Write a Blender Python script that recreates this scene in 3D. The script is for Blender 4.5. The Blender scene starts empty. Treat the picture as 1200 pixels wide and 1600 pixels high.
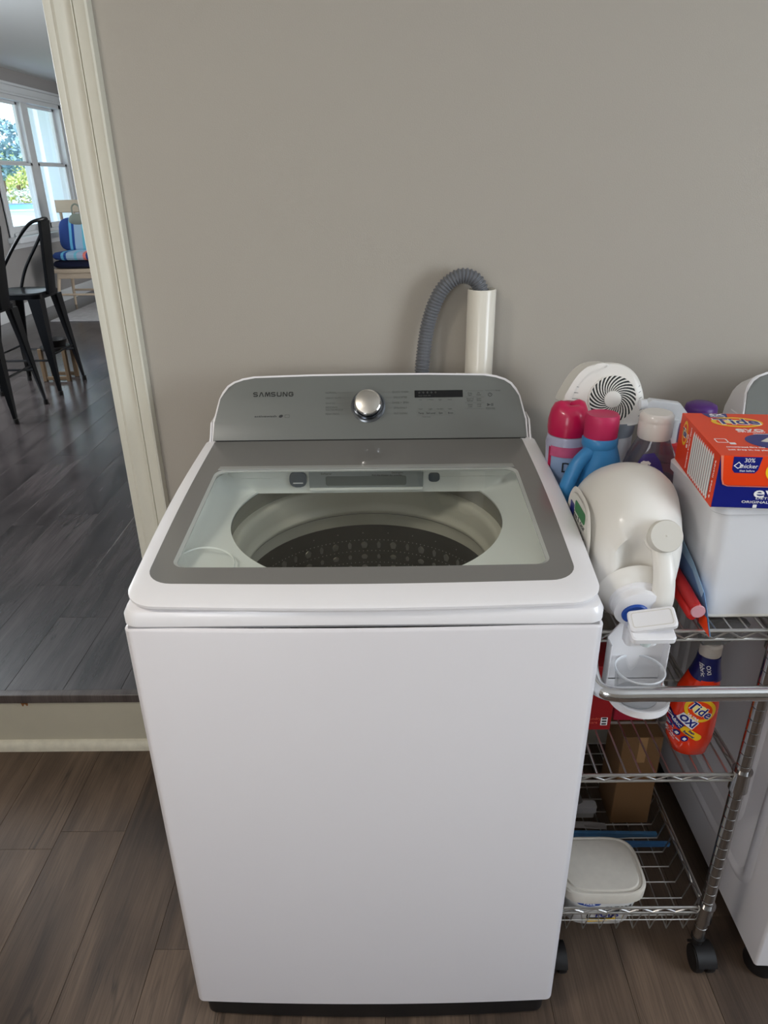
import bpy, bmesh, math, random
from mathutils import Vector, Matrix
random.seed(7)
C = bpy.context.scene.collection
PI = math.pi

# ------------------------------------------------------------------ camera
def cam():
    H, pitch, roll, yaw = 1.492, math.radians(25.14), math.radians(-0.84), math.radians(-0.54)
    fw = Vector((math.sin(yaw)*math.cos(pitch), math.cos(yaw)*math.cos(pitch), -math.sin(pitch)))
    rt = Vector((math.cos(yaw), -math.sin(yaw), 0)); up = rt.cross(fw)
    r2 = rt*math.cos(roll) + up*math.sin(roll); u2 = -rt*math.sin(roll) + up*math.cos(roll)
    cd = bpy.data.cameras.new('camera'); o = bpy.data.objects.new('camera', cd); C.objects.link(o)
    m = Matrix((r2, u2, -fw)).transposed().to_4x4(); m.translation = (0, 0, H)
    o.matrix_world = m
    cd.sensor_fit = 'HORIZONTAL'; cd.sensor_width = 36; cd.lens = 36*1111/1200
    cd.clip_start = .02; cd.clip_end = 300
    bpy.context.scene.camera = o
cam()

# ------------------------------------------------------------------ world, lights, exposure
vs = bpy.context.scene.view_settings
vs.view_transform = 'Standard'; vs.look = 'None'; vs.gamma = 1; vs.use_curve_mapping = False; vs.exposure = 0.0
w = bpy.data.worlds.new('sky'); bpy.context.scene.world = w; w.use_nodes = True
nt = w.node_tree; nt.nodes.clear()
tc = nt.nodes.new('ShaderNodeTexCoord'); sp = nt.nodes.new('ShaderNodeSeparateXYZ')
cr = nt.nodes.new('ShaderNodeValToRGB'); bg = nt.nodes.new('ShaderNodeBackground'); ou = nt.nodes.new('ShaderNodeOutputWorld')
cr.color_ramp.elements[0].color = (.85, .92, 1, 1); cr.color_ramp.elements[1].color = (.42, .62, 1, 1)
cr.color_ramp.elements[1].position = .8
nt.links.new(tc.outputs['Generated'], sp.inputs[0]); nt.links.new(sp.outputs[2], cr.inputs[0])
nt.links.new(cr.outputs[0], bg.inputs[0]); nt.links.new(bg.outputs[0], ou.inputs[0]); bg.inputs[1].default_value = 4.0

def area(name, loc, direction, sx, sy, power, col):
    ld = bpy.data.lights.new(name, 'AREA'); ld.shape = 'RECTANGLE'; ld.size = sx; ld.size_y = sy
    ld.energy = power; ld.color = col
    o = bpy.data.objects.new(name, ld); C.objects.link(o); o.location = loc
    o.rotation_euler = Vector(direction).to_track_quat('-Z', 'Z').to_euler(); return o
area('laundry_window_daylight', (2.27, -.15, 1.5), (-1, .12, -.05), 1.1, 1.2, 29, (.86, .94, 1))
area('laundry_added_warm_fill', (-.95, -1.77, 1.6), (.15, 1, -.1), .8, 1.1, 8.5, (1, .93, .84))  # added warm fill from behind the camera, set in a made-up door
area('ceiling_lamp_light', (-1.05, .1, 2.36), (0, 0, -1), .32, .32, 14, (1, .94, .86))
area('kitchen_added_fill_right', (1.15, 7.2, 1.5), (-1, .1, 0), 1.8, 1.9, 100, (1, .98, .95))  # added fill out of view, brightens the window wall; no door behind it
area('kitchen_added_fill_left', (-3.9, 4.1, 1.6), (1, .1, -.1), 1.5, 1.3, 130, (.88, .94, 1))  # added fill out of view for the dim kitchen; no window behind it
sd = bpy.data.lights.new('sun', 'SUN'); sd.energy = 7.0; sd.angle = .02; sd.color = (1, .96, .88)
so = bpy.data.objects.new('sun', sd); C.objects.link(so)
so.rotation_euler = Vector((.15, .5, -.85)).to_track_quat('-Z', 'Z').to_euler()

# ------------------------------------------------------------------ materials
def lin(c):
    return tuple(((v/255)/12.92 if v/255 <= .04045 else ((v/255+.055)/1.055)**2.4) for v in c) + (1,)
MATS = {}
def mat(name, rgb, rough=.5, metal=0, spec=.5, coat=0, trans=0, alpha=1, bump=0, bscale=200, var=0, vscale=5, ior=1.45):
    if name in MATS: return MATS[name]
    m = bpy.data.materials.new(name); m.use_nodes = True; MATS[name] = m
    n = m.node_tree; p = n.nodes['Principled BSDF']; col = lin(rgb)
    p.inputs['Base Color'].default_value = col; p.inputs['Roughness'].default_value = rough
    p.inputs['Metallic'].default_value = metal; p.inputs['Specular IOR Level'].default_value = spec
    p.inputs['Coat Weight'].default_value = coat; p.inputs['Coat Roughness'].default_value = .06
    p.inputs['Transmission Weight'].default_value = trans; p.inputs['Alpha'].default_value = alpha
    p.inputs['IOR'].default_value = ior
    t = n.nodes.new('ShaderNodeTexCoord')
    nz = n.nodes.new('ShaderNodeTexNoise'); nz.inputs['Scale'].default_value = vscale; nz.inputs['Detail'].default_value = 3
    n.links.new(t.outputs['Object'], nz.inputs['Vector'])
    mx = n.nodes.new('ShaderNodeMix'); mx.data_type = 'RGBA'
    k = 1 - max(var, .02)
    mx.inputs[6].default_value = col; mx.inputs[7].default_value = (col[0]*k, col[1]*k, col[2]*k, 1)
    n.links.new(nz.outputs[0], mx.inputs[0]); n.links.new(mx.outputs[2], p.inputs['Base Color'])
    if bump:
        b2 = n.nodes.new('ShaderNodeTexNoise'); b2.inputs['Scale'].default_value = bscale; b2.inputs['Detail'].default_value = 2
        n.links.new(t.outputs['Object'], b2.inputs['Vector'])
        bp = n.nodes.new('ShaderNodeBump'); bp.inputs['Strength'].default_value = bump; bp.inputs['Distance'].default_value = .002
        n.links.new(b2.outputs[0], bp.inputs['Height']); n.links.new(bp.outputs[0], p.inputs['Normal'])
    return m

def wood(name, dark, light, rough=.45, bump=.25):
    m = bpy.data.materials.new(name); m.use_nodes = True; MATS[name] = m
    n = m.node_tree; p = n.nodes['Principled BSDF']; L = n.links.new
    t = n.nodes.new('ShaderNodeTexCoord'); oi = n.nodes.new('ShaderNodeObjectInfo')
    cb = n.nodes.new('ShaderNodeCombineXYZ')
    mu = n.nodes.new('ShaderNodeMath'); mu.operation = 'MULTIPLY'; mu.inputs[1].default_value = 37
    L(oi.outputs['Random'], mu.inputs[0]); L(mu.outputs[0], cb.inputs[0]); L(mu.outputs[0], cb.inputs[1]); L(mu.outputs[0], cb.inputs[2])
    ad = n.nodes.new('ShaderNodeVectorMath'); ad.operation = 'ADD'; L(t.outputs['Object'], ad.inputs[0]); L(cb.outputs[0], ad.inputs[1])
    def noise(sx, sy, sc, det, dist=0):
        mp = n.nodes.new('ShaderNodeMapping'); mp.inputs['Scale'].default_value = (sx, sy, 1); L(ad.outputs[0], mp.inputs[0])
        z = n.nodes.new('ShaderNodeTexNoise'); z.inputs['Scale'].default_value = sc; z.inputs['Detail'].default_value = det
        z.inputs['Distortion'].default_value = dist; L(mp.outputs[0], z.inputs['Vector']); return z
    g1 = noise(9, .9, 2.2, 5, .8); g2 = noise(90, 2.5, 4, 3, .3); g3 = noise(2.5, 1.2, 1.6, 3, 1.2)
    r1 = n.nodes.new('ShaderNodeValToRGB'); r1.color_ramp.elements[0].position = .32; r1.color_ramp.elements[1].position = .68
    r1.color_ramp.elements[0].color = lin(dark); r1.color_ramp.elements[1].color = lin(light)
    s1 = n.nodes.new('ShaderNodeMath'); s1.operation = 'MULTIPLY_ADD'; s1.inputs[1].default_value = .55; L(g1.outputs[0], s1.inputs[0])
    s2 = n.nodes.new('ShaderNodeMath'); s2.operation = 'MULTIPLY'; s2.inputs[1].default_value = .45; L(g3.outputs[0], s2.inputs[0]); L(s2.outputs[0], s1.inputs[2])
    s3 = n.nodes.new('ShaderNodeMath'); s3.operation = 'MULTIPLY_ADD'; s3.inputs[1].default_value = .10
    o1 = n.nodes.new('ShaderNodeMath'); o1.operation = 'SUBTRACT'; o1.inputs[1].default_value = .5; L(oi.outputs['Random'], o1.inputs[0])
    L(o1.outputs[0], s3.inputs[0]); L(s1.outputs[0], s3.inputs[2]); L(s3.outputs[0], r1.inputs[0])
    mx = n.nodes.new('ShaderNodeMix'); mx.data_type = 'RGBA'; mx.blend_type = 'MULTIPLY'
    r2 = n.nodes.new('ShaderNodeValToRGB'); r2.color_ramp.elements[0].position = .3; r2.color_ramp.elements[0].color = (.62, .62, .62, 1)
    r2.color_ramp.elements[1].position = .6
    L(g2.outputs[0], r2.inputs[0]); L(r1.outputs[0], mx.inputs[6]); L(r2.outputs[0], mx.inputs[7]); mx.inputs[0].default_value = .8
    cz = noise(14, 1.1, 1.0, 2, 1.5); ms = noise(3, 1.5, 1.3, 1, 0)
    ab = n.nodes.new('ShaderNodeMath'); ab.operation = 'SUBTRACT'; ab.inputs[1].default_value = .5; L(cz.outputs[0], ab.inputs[0])
    a2 = n.nodes.new('ShaderNodeMath'); a2.operation = 'ABSOLUTE'; L(ab.outputs[0], a2.inputs[0])
    a3 = n.nodes.new('ShaderNodeMapRange'); a3.inputs[1].default_value = .0; a3.inputs[2].default_value = .02; a3.inputs[3].default_value = .45; a3.inputs[4].default_value = 1; L(a2.outputs[0], a3.inputs[0])
    a4 = n.nodes.new('ShaderNodeMapRange'); a4.inputs[1].default_value = .52; a4.inputs[2].default_value = .62; L(ms.outputs[0], a4.inputs[0])
    m5 = n.nodes.new('ShaderNodeMix'); m5.data_type = 'RGBA'; m5.blend_type = 'MULTIPLY'; L(a4.outputs[0], m5.inputs[0]); L(mx.outputs[2], m5.inputs[6]); L(a3.outputs[0], m5.inputs[7])
    L(m5.outputs[2], p.inputs['Base Color']); p.inputs['Roughness'].default_value = rough
    bp = n.nodes.new('ShaderNodeBump'); bp.inputs['Strength'].default_value = bump; bp.inputs['Distance'].default_value = .001
    L(g2.outputs[0], bp.inputs['Height']); L(bp.outputs[0], p.inputs['Normal'])
    return m

def thin_glass(name, tint, rough=.03, ior=1.45, refl=1.0, body=0.0, bodycol=(255, 255, 255)):
    """thin clear sheet: straight-through light plus fresnel reflection, optionally some milky body"""
    m = bpy.data.materials.new(name); m.use_nodes = True; MATS[name] = m
    n = m.node_tree; n.nodes.clear(); L = n.links.new
    o = n.nodes.new('ShaderNodeOutputMaterial'); tr = n.nodes.new('ShaderNodeBsdfTransparent'); tr.inputs[0].default_value = lin(tint)
    gl = n.nodes.new('ShaderNodeBsdfGlossy'); gl.inputs['Roughness'].default_value = rough
    fr = n.nodes.new('ShaderNodeFresnel'); fr.inputs[0].default_value = ior
    ge = n.nodes.new('ShaderNodeNewGeometry'); im = n.nodes.new('ShaderNodeMix'); im.inputs[2].default_value = ior; im.inputs[3].default_value = 1/ior
    L(ge.outputs['Backfacing'], im.inputs[0]); L(im.outputs[0], fr.inputs[0])
    ml = n.nodes.new('ShaderNodeMath'); ml.operation = 'MULTIPLY'; ml.inputs[1].default_value = refl; L(fr.outputs[0], ml.inputs[0])
    mx = n.nodes.new('ShaderNodeMixShader'); L(ml.outputs[0], mx.inputs[0])
    if body:
        df = n.nodes.new('ShaderNodeBsdfDiffuse'); df.inputs[0].default_value = lin(bodycol)
        m2 = n.nodes.new('ShaderNodeMixShader'); m2.inputs[0].default_value = body
        L(tr.outputs[0], m2.inputs[1]); L(df.outputs[0], m2.inputs[2]); L(m2.outputs[0], mx.inputs[1])
    else: L(tr.outputs[0], mx.inputs[1])
    L(gl.outputs[0], mx.inputs[2]); L(mx.outputs[0], o.inputs[0]); return m

M_wall = mat('wall_paint', (175, 168, 157), .62, bump=.12, bscale=350, spec=.35)
M_kwall = mat('kitchen_wall_paint', (160, 158, 158), .8, bump=.05)
M_ceil = mat('ceiling_paint', (232, 232, 232), .9)
M_kceil = mat('kitchen_ceiling_paint', (226, 230, 230), .9, bump=.4, bscale=90)
M_trim = mat('cream_trim_paint', (220, 217, 202), .35, var=.04)
M_riser = mat('riser_paint', (196, 190, 170), .45, var=.14, vscale=9, bump=.15, bscale=60)
M_rmould = mat('worn_white_paint', (226, 220, 200), .5, var=.35, vscale=40, bump=.3, bscale=80)
M_ktrim = mat('white_window_paint', (222, 226, 230), .4)
M_floor = wood('brown_vinyl_plank', (58, 45, 36), (116, 96, 79), .55)
M_kfloor = wood('grey_vinyl_plank', (38, 34, 35), (86, 79, 79), .22, .12)
M_joint = mat('floor_joint', (56, 46, 40), .8)
M_nose = wood('stair_nose_wood', (70, 62, 60), (104, 96, 92), .35)
M_white = mat('white_enamel', (240, 237, 237), .28, coat=.3, var=.01)
M_cab = mat('white_cabinet_steel', (222, 218, 219), .38, var=.015)
M_grey = mat('grey_panel', (110, 112, 107), .3, coat=.5, var=.01)
M_gborder = mat('grey_glass_border', (119, 117, 113), .22, coat=.4, var=.01)
M_black = mat('black_plastic', (22, 20, 20), .5)
M_dark = mat('dark_gap', (14, 14, 14), .8)
M_chrome = mat('chrome', (215, 215, 215), .13, metal=1)
M_brushed = mat('brushed_steel', (205, 200, 190), .32, metal=1, bump=.1, bscale=500)
M_wire = mat('chrome_wire', (206, 204, 200), .32, metal=1)
M_post = mat('chrome_post', (170, 168, 166), .2, metal=1)
M_tubplastic = mat('pale_green_plastic', (238, 241, 234), .3, coat=.3)
M_ring = mat('balance_ring_plastic', (212, 208, 190), .38)
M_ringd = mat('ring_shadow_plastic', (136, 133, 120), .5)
M_drum = mat('drum_steel', (120, 116, 104), .36, metal=.85)
M_drum_lit = mat('drum_steel_lit_tone', (225, 220, 205), .3, metal=.5)  # brighter than the drum steel, makes up for low light inside
M_disp = mat('grey_green_plastic', (150, 156, 154), .35)
M_dispd = mat('dispenser_slate', (86, 96, 104), .35)
M_glass = thin_glass('lid_glass', (249, 251, 249), .02, 1.5, .9)
M_wglass = thin_glass('window_glass', (250, 252, 252), .01, 1.45, .8)
M_print = mat('dark_print', (38, 38, 40), .5)
M_fprint = mat('faint_print', (84, 85, 82), .5)
M_fprint2 = mat('fainter_print', (102, 103, 99), .5)
M_lcd = mat('display_glass', (14, 14, 15), .12)
M_hose = mat('grey_hose_rubber', (108, 110, 114), .42)
M_pvc = mat('white_pvc', (232, 226, 212), .28, coat=.2)
M_hd = mat('milky_plastic', (234, 230, 222), .38, coat=.15, var=.03)
M_hd2 = mat('white_plastic', (236, 234, 234), .35)
M_cap = mat('grey_white_cap', (214, 210, 200), .5)
M_blue = mat('royal_blue_plastic', (22, 72, 160), .35)
M_pink = mat('magenta_plastic', (196, 22, 78), .32, coat=.3)
M_pink2 = mat('rose_plastic', (196, 40, 90), .45)
M_bluep = mat('sky_blue_plastic', (58, 132, 188), .35)
M_pearl = mat('pearl_cap', (226, 220, 213), .28, coat=.3)
M_tide = mat('orange_print', (240, 66, 10), .4)
M_tideb = mat('navy_print', (14, 26, 120), .35)
M_yel = mat('yellow_print', (252, 200, 30), .4)
M_wprint = mat('white_print', (245, 242, 240), .5)
M_gprint = mat('grey_stripe_print', (150, 156, 158), .5)
M_orp = mat('orange_plastic', (236, 52, 12), .25, coat=.4)
M_navp = mat('navy_sleeve', (18, 26, 92), .3, coat=.3)
M_red = mat('red_card', (150, 16, 22), .45)
M_red2 = mat('crimson_card', (178, 28, 56), .45)
M_card = mat('brown_cardboard', (128, 94, 60), .8, var=.1)
M_purple = mat('purple_lid', (84, 40, 118), .4)
M_green = mat('green_print', (46, 122, 70), .5)
M_bin = mat('white_bin_plastic', (226, 226, 228), .25, coat=.2)
M_tublid = mat('dusty_white_lid', (214, 206, 192), .5, var=.16, vscale=60)
M_fan = mat('warm_white_plastic', (238, 234, 226), .32)
M_fang = mat('slate_plastic', (118, 124, 132), .4)
M_fanb = mat('light_grey_plastic', (186, 186, 188), .4)
M_vent = mat('vent_dark', (48, 52, 52), .6)

# ------------------------------------------------------------------ helpers
WM = {}
def thing(name, label, cat, loc=(0, 0, 0), group=None, rotz=0):
    o = bpy.data.objects.new(name, None); C.objects.link(o); o.empty_display_size = .05
    m = Matrix.Translation(loc) @ Matrix.Rotation(rotz, 4, 'Z'); o.matrix_world = m; WM[o.name] = m
    o['label'] = label; o['category'] = cat
    if group: o['group'] = group
    return o
def tag(o, label, cat, group=None):
    o['label'] = label; o['category'] = cat
    if group: o['group'] = group
    return o
def mesh(name, bm, mt, smooth=35):
    me = bpy.data.meshes.new(name); bmesh.ops.recalc_face_normals(bm, faces=bm.faces[:])
    bm.to_mesh(me); bm.free(); me.materials.append(mt)
    if smooth:
        me.polygons.foreach_set('use_smooth', [True]*len(me.polygons)); me.set_sharp_from_angle(angle=math.radians(smooth))
    return me
def obj(name, bm, mt, parent=None, label=None, kind=None, smooth=35, at=None):
    """verts given in world coords; at= base point for a top level mesh"""
    if parent is not None:
        m = WM[parent.name]; bm.transform(m.inverted())
    elif at is not None: bm.transform(Matrix.Translation(-Vector(at)))
    o = bpy.data.objects.new(name, mesh(name, bm, mt, smooth)); C.objects.link(o)
    if parent is not None: o.parent = parent; WM[o.name] = m
    else:
        WM[o.name] = Matrix.Translation(at) if at is not None else Matrix.Identity(4); o.matrix_world = WM[o.name]
    if label: o['label'] = label
    if kind: o['kind'] = kind
    return o
def struct(name, bm, mt, parent=None, smooth=35, at=None):
    return obj(name, bm, mt, parent, kind='structure' if parent is None else None, smooth=smooth, at=at)
def box(x0, x1, y0, y1, z0, z1, r=0, seg=2, b=None):
    nb = bmesh.new(); bmesh.ops.create_cube(nb, size=1)
    for v in nb.verts:
        v.co = Vector((x0+(v.co.x+.5)*(x1-x0), y0+(v.co.y+.5)*(y1-y0), z0+(v.co.z+.5)*(z1-z0)))
    if r: bmesh.ops.bevel(nb, geom=nb.edges[:], offset=r, segments=seg, profile=.6, affect='EDGES')
    return merge(b, nb) if b is not None else nb
def merge(a, b):
    me = bpy.data.meshes.new('tmp'); b.to_mesh(me); b.free(); a.from_mesh(me); bpy.data.meshes.remove(me); return a
def loft(rings, cap0=True, cap1=True, closed=True, loop=False, b=None):
    nb = b or bmesh.new(); R = [[nb.verts.new(p) for p in r] for r in rings]; n = len(R[0])
    prs = list(zip(R, R[1:])) + ([(R[-1], R[0])] if loop else [])
    for a, c in prs:
        for i in range(n if closed else n-1):
            j = (i+1) % n
            nb.faces.new((a[i], a[j], c[j], c[i]))
    if cap0 and not loop: nb.faces.new(R[0][::-1])
    if cap1 and not loop: nb.faces.new(R[-1])
    return nb
def rrect(cx, cy, hx, hy, r, z=0, n=6, zf=None):
    r = min(r, hx*.999, hy*.999); out = []
    for k, (sx, sy) in enumerate(((1, 1), (-1, 1), (-1, -1), (1, -1))):
        for i in range(n+1):
            a = k*PI/2 + i/n*PI/2
            x = cx+sx*(hx-r)+r*math.cos(a); y = cy+sy*(hy-r)+r*math.sin(a)
            out.append(Vector((x, y, zf(x, y) if zf else z)))
    return out
def sell(cx, cy, hx, hy, z, e=2.5, N=32, a0=0):
    out = []
    for i in range(N):
        a = 2*PI*i/N+a0; c, s = math.cos(a), math.sin(a)
        out.append(Vector((cx+hx*math.copysign(abs(c)**(2/e), c), cy+hy*math.copysign(abs(s)**(2/e), s), z)))
    return out
def basis(o, z, x=None):
    z = Vector(z).normalized()
    x = Vector(x) if x is not None else (Vector((1, 0, 0)) if abs(z.x) < .9 else Vector((0, 1, 0)))
    x = (x - z*x.dot(z)).normalized(); y = z.cross(x)
    m = Matrix((x, y, z)).transposed().to_4x4(); m.translation = Vector(o); return m
def lathe(prof, o=(0, 0, 0), axis=(0, 0, 1), N=32, caps=True, b=None):
    m = basis(o, axis)
    rings = [[m @ Vector((max(r, 1e-5)*math.cos(2*PI*i/N), max(r, 1e-5)*math.sin(2*PI*i/N), h)) for i in range(N)] for r, h in prof]
    return loft(rings, caps, caps, b=b)
def spath(pts, n=6, closed=False):
    P = [Vector(p) for p in pts]; out = []; k = len(P)
    for i in range(k if closed else k-1):
        if closed: a, b_, c, d = P[i-1], P[i], P[(i+1) % k], P[(i+2) % k]
        else: a, b_, c, d = P[max(i-1, 0)], P[i], P[i+1], P[min(i+2, k-1)]
        for j in range(n):
            t = j/n
            out.append(.5*((2*b_)+(-a+c)*t+(2*a-5*b_+4*c-d)*t*t+(-a+3*b_-3*c+d)*t**3))
    if not closed: out.append(P[-1])
    return out
def tube(pts, r, N=8, closed=False, b=None, caps=True, ell=None, up=None):
    P = [Vector(p) for p in pts]; k = len(P); rings = []; prev = None
    for i, p in enumerate(P):
        if closed: t = P[(i+1) % k]-P[i-1]
        else: t = P[min(i+1, k-1)]-P[max(i-1, 0)]
        t.normalize()
        if prev is None:
            u = Vector(up) if up else (Vector((0, 0, 1)) if abs(t.z) < .9 else Vector((1, 0, 0)))
        else: u = prev
        u = (u-t*u.dot(t)).normalized(); prev = u; v = t.cross(u)
        rr = r(i/(k-1)) if callable(r) else r
        ru, rv = (rr, rr) if ell is None else (rr*ell[0], rr*ell[1])
        rings.append([p+u*ru*math.cos(2*PI*j/N)+v*rv*math.sin(2*PI*j/N) for j in range(N)])
    nb = loft(rings, caps, caps, loop=closed)
    return merge(b, nb) if b is not None else nb
def plate(pts2, M, t, bev=0, b=None):
    """2D outline extruded by t along local +z of M"""
    nb = bmesh.new()
    lo = [nb.verts.new(Vector((x, y, 0))) for x, y in pts2]; hi = [nb.verts.new(Vector((x, y, t))) for x, y in pts2]
    n = len(lo); nb.faces.new(lo[::-1]); top = nb.faces.new(hi)
    for i in range(n): nb.faces.new((lo[i], lo[(i+1) % n], hi[(i+1) % n], hi[i]))
    if bev:
        bmesh.ops.bevel(nb, geom=list(top.edges), offset=bev, segments=3, profile=.6, affect='EDGES')
    nb.transform(M); return merge(b, nb) if b is not None else nb
def ring2(outer, inner, M, t, b=None):
    nb = bmesh.new(); f = lambda L, z: [nb.verts.new(Vector((x, y, z))) for x, y in L]
    a0, a1, c0, c1 = f(outer, 0), f(outer, t), f(inner, 0), f(inner, t); n = len(a0)
    for i in range(n):
        j = (i+1) % n
        for q in ((a0[i], a0[j], a1[j], a1[i]), (a1[i], a1[j], c1[j], c1[i]), (c1[i], c1[j], c0[j], c0[i]), (c0[i], c0[j], a0[j], a0[i])): nb.faces.new(q)
    nb.transform(M); return merge(b, nb) if b is not None else nb
def ell2(cx, cy, rx, ry, N=32, rot=0):
    c, s = math.cos(rot), math.sin(rot)
    return [(cx+rx*math.cos(2*PI*i/N)*c-ry*math.sin(2*PI*i/N)*s, cy+rx*math.cos(2*PI*i/N)*s+ry*math.sin(2*PI*i/N)*c) for i in range(N)]
def rr2(cx, cy, hx, hy, r, n=5): return [(v.x, v.y) for v in rrect(cx, cy, hx, hy, r, n=n)]
TEXTS = []
def text(s, M, size, mt, parent, name='lettering', width=None, bold=0, align='CENTER', ext=.0002, sp=1):
    cu = bpy.data.curves.new(name, 'FONT'); cu.body = s; cu.size = size; cu.extrude = ext; cu.offset = bold*size; cu.space_character = sp
    cu.align_x = align; cu.align_y = 'CENTER'; cu.materials.append(mt); cu.resolution_u = 3
    o = bpy.data.objects.new(name, cu); C.objects.link(o)
    TEXTS.append((o, M, parent, width)); return o
def settle_texts():
    bpy.context.view_layer.update(); dg = bpy.context.evaluated_depsgraph_get()
    for o, M, parent, width in TEXTS:
        bx = [Vector(c) for c in o.evaluated_get(dg).bound_box]; wd = max(v.x for v in bx)-min(v.x for v in bx)
        s = width/wd if width else 1
        me = bpy.data.meshes.new_from_object(o.evaluated_get(dg)); me.transform(Matrix.Diagonal((s, 1, 1, 1)))
        nm = o.name.split('.')[0]; cu = o.data; bpy.data.objects.remove(o); bpy.data.curves.remove(cu)
        me.transform(WM[parent.name].inverted() @ M)
        n = bpy.data.objects.new(nm, me); C.objects.link(n); n.parent = parent; WM[n.name] = WM[parent.name]
    TEXTS.clear()
def off(M, x, y, z=0, rot=0): return M @ Matrix.Translation((x, y, z)) @ Matrix.Rotation(rot, 4, 'Z')

# ------------------------------------------------------------------ laundry shell
YB = 1.60; OPX0, OPX1 = -1.62, -.632; KZ = .19; KC = 2.58
b = box(-4.1, OPX0, YB, YB+.12, 0, 2.75); box(OPX1, 2.42, YB, YB+.12, 0, 2.75, b=b); box(OPX0, OPX1, YB, YB+.12, 2.3, 2.75, b=b)
box(OPX0, OPX1, YB+.03, YB+.12, 0, KZ-.012, b=b)
struct('wall_back', b, M_wall, smooth=0)
b = box(-2.07, -1.95, -1.92, YB, 0, 2.5); struct('wall_left', b, M_wall, smooth=0)
wy0, wy1, wz0, wz1 = -.72, .42, .88, 2.12
b = box(2.3, 2.42, -1.92, wy0, 0, 2.5); box(2.3, 2.42, wy1, YB, 0, 2.5, b=b); box(2.3, 2.42, wy0, wy1, 0, wz0, b=b); box(2.3, 2.42, wy0, wy1, wz1, 2.5, b=b)
struct('wall_right', b, M_wall, smooth=0)
dx0, dx1 = -1.4, -.5
b = box(-1.95, dx0, -1.92, -1.8, 0, 2.5); box(dx1, 2.3, -1.92, -1.8, 0, 2.5, b=b); box(dx0, dx1, -1.92, -1.8, 2.25, 2.5, b=b)
struct('wall_front', b, M_wall, smooth=0)
struct('ceiling', box(-1.95, 2.3, -1.8, YB, 2.44, 2.5), M_ceil, smooth=0)
cl_ = lathe([(.19, 2.438), (.19, 2.40), (.17, 2.385), (.0, 2.38)], (-1.05, .1, 0), N=40)
o = obj('ceiling_lamp', cl_, mat('lamp_white', (240, 236, 228), .5), at=(-1.05, .1, 2.44)); tag(o, 'round white flush ceiling lamp near the doorway', 'lamp')
# laundry window for daylight; unseen glazed door added to house the warm fill
wn = struct('window_2', box(2.31, 2.37, wy0, wy1, wz0, wz0+.05), M_ktrim)
for a in ((wy0, wy0+.05, wz0, wz1), (wy1-.05, wy1, wz0, wz1), (wy0, wy1, wz1-.05, wz1)):
    obj('window_frame', box(2.31, 2.37, *a), M_ktrim, wn)
dr = struct('added_door', box(dx0, dx0+.09, -1.88, -1.84, 0, 2.25), M_ktrim)
obj('door_panel', box(dx0, dx1, -1.875, -1.845, .3, 1.02), M_ktrim, dr)
for a in ((dx1-.09, dx1, 0, 2.25), (dx0, dx1, 0, .35), (dx0, dx1, 2.15, 2.25)):
    obj('door_frame', box(a[0], a[1], -1.88, -1.84, a[2], a[3]), M_ktrim, dr)

def planks(fl, mt, X0, X1, Y0, Y1, z, w, seam, butts, L=1.22, th=.006):
    cache = {}; k0 = math.floor((X0-seam)/w)
    x = seam+k0*w; rnd = random.Random(3)
    while x < X1-1e-4:
        key = round((x-seam)/w); a = max(x, X0); c = min(x+w, X1)
        if c-a > .01:
            ph = butts.get(key, rnd.uniform(0, L)); y = ph-math.ceil((ph-Y0)/L)*L
            while y < Y1-1e-4:
                s, e = max(y, Y0), min(y+L, Y1)
                if e-s > .012:
                    kk = (round(c-a, 3), round(e-s, 3))
                    if kk not in cache:
                        bb = box(-kk[0]/2+.0003, kk[0]/2-.0003, -kk[1]/2+.0003, kk[1]/2-.0003, -th, 0)
                        tops = [ed for ed in bb.edges if all(v.co.z > -1e-6 for v in ed.verts)]
                        bmesh.ops.bevel(bb, geom=tops, offset=.0006, segments=1, affect='EDGES')
                        cache[kk] = mesh('plank', bb, mt, 0)
                    o = bpy.data.objects.new('plank', cache[kk]); C.objects.link(o); o.location = ((a+c)/2, (s+e)/2, z)
                    o.parent = fl
                y += L
        x += w
f1 = struct('floor', box(-1.95, 2.3, -1.8, YB, -.05, -.005), M_joint, smooth=0)
planks(f1, M_floor, -1.95, 2.3, -1.0, YB, 0, .165, -.845, {0: 1.288, 2: .981, 1: 2.0, 8: 1.9, 9: 1.05, 7: 1.75})
f2 = struct('floor.001', box(-3.95, 1.2, YB+.12, 11.5, KZ-.05, KZ-.005), M_joint, smooth=0)
planks(f2, M_kfloor, -3.95, -.43, YB+.006, 10.8, KZ, .165, -1.429, {0: 2.785, 1: 2.185, -3: 3.4, -1: 3.9, -2: 2.3, 2: 3.2, -4: 2.0})

# step between the rooms: nosing, riser, quarter round
struct('trim_4', box(OPX0, OPX1+.002, YB-.020, YB+.006, KZ-.024, KZ+.004, .004, 3), M_nose)
b = box(OPX0-.3, -.2, YB-.012, YB-.001, .02, KZ-.021, .001, 1); r4 = struct('trim_5', b, M_riser)
random.seed(2)
for cx, wdt, hh in ((-1.04, .022, .016), (-1.058, .01, .006), (-.85, .01, .004), (-.93, .006, .003), (-1.11, .008, .003), (-.76, .008, .003)):
    pts = [(cx+wdt*(i/7-.5)+0, KZ-.0235 - (0 if i in (0, 7) else hh*random.uniform(.5, 1))) for i in range(8)]
    Mx = basis((0, YB-.0125, 0), (0, -1, 0), (1, 0, 0))
    obj('paint_chip', plate(pts+[(cx+wdt*.5, KZ-.0225), (cx-wdt*.5, KZ-.0225)], Mx, .0006), mat('bare_wood_chip', (140, 92, 50), .7), r4)
pr = [(0, 0)]+[(-.02*math.cos(a*PI/12)-.0, .028*math.sin(a*PI/12)) for a in range(0, 7)]
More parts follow.
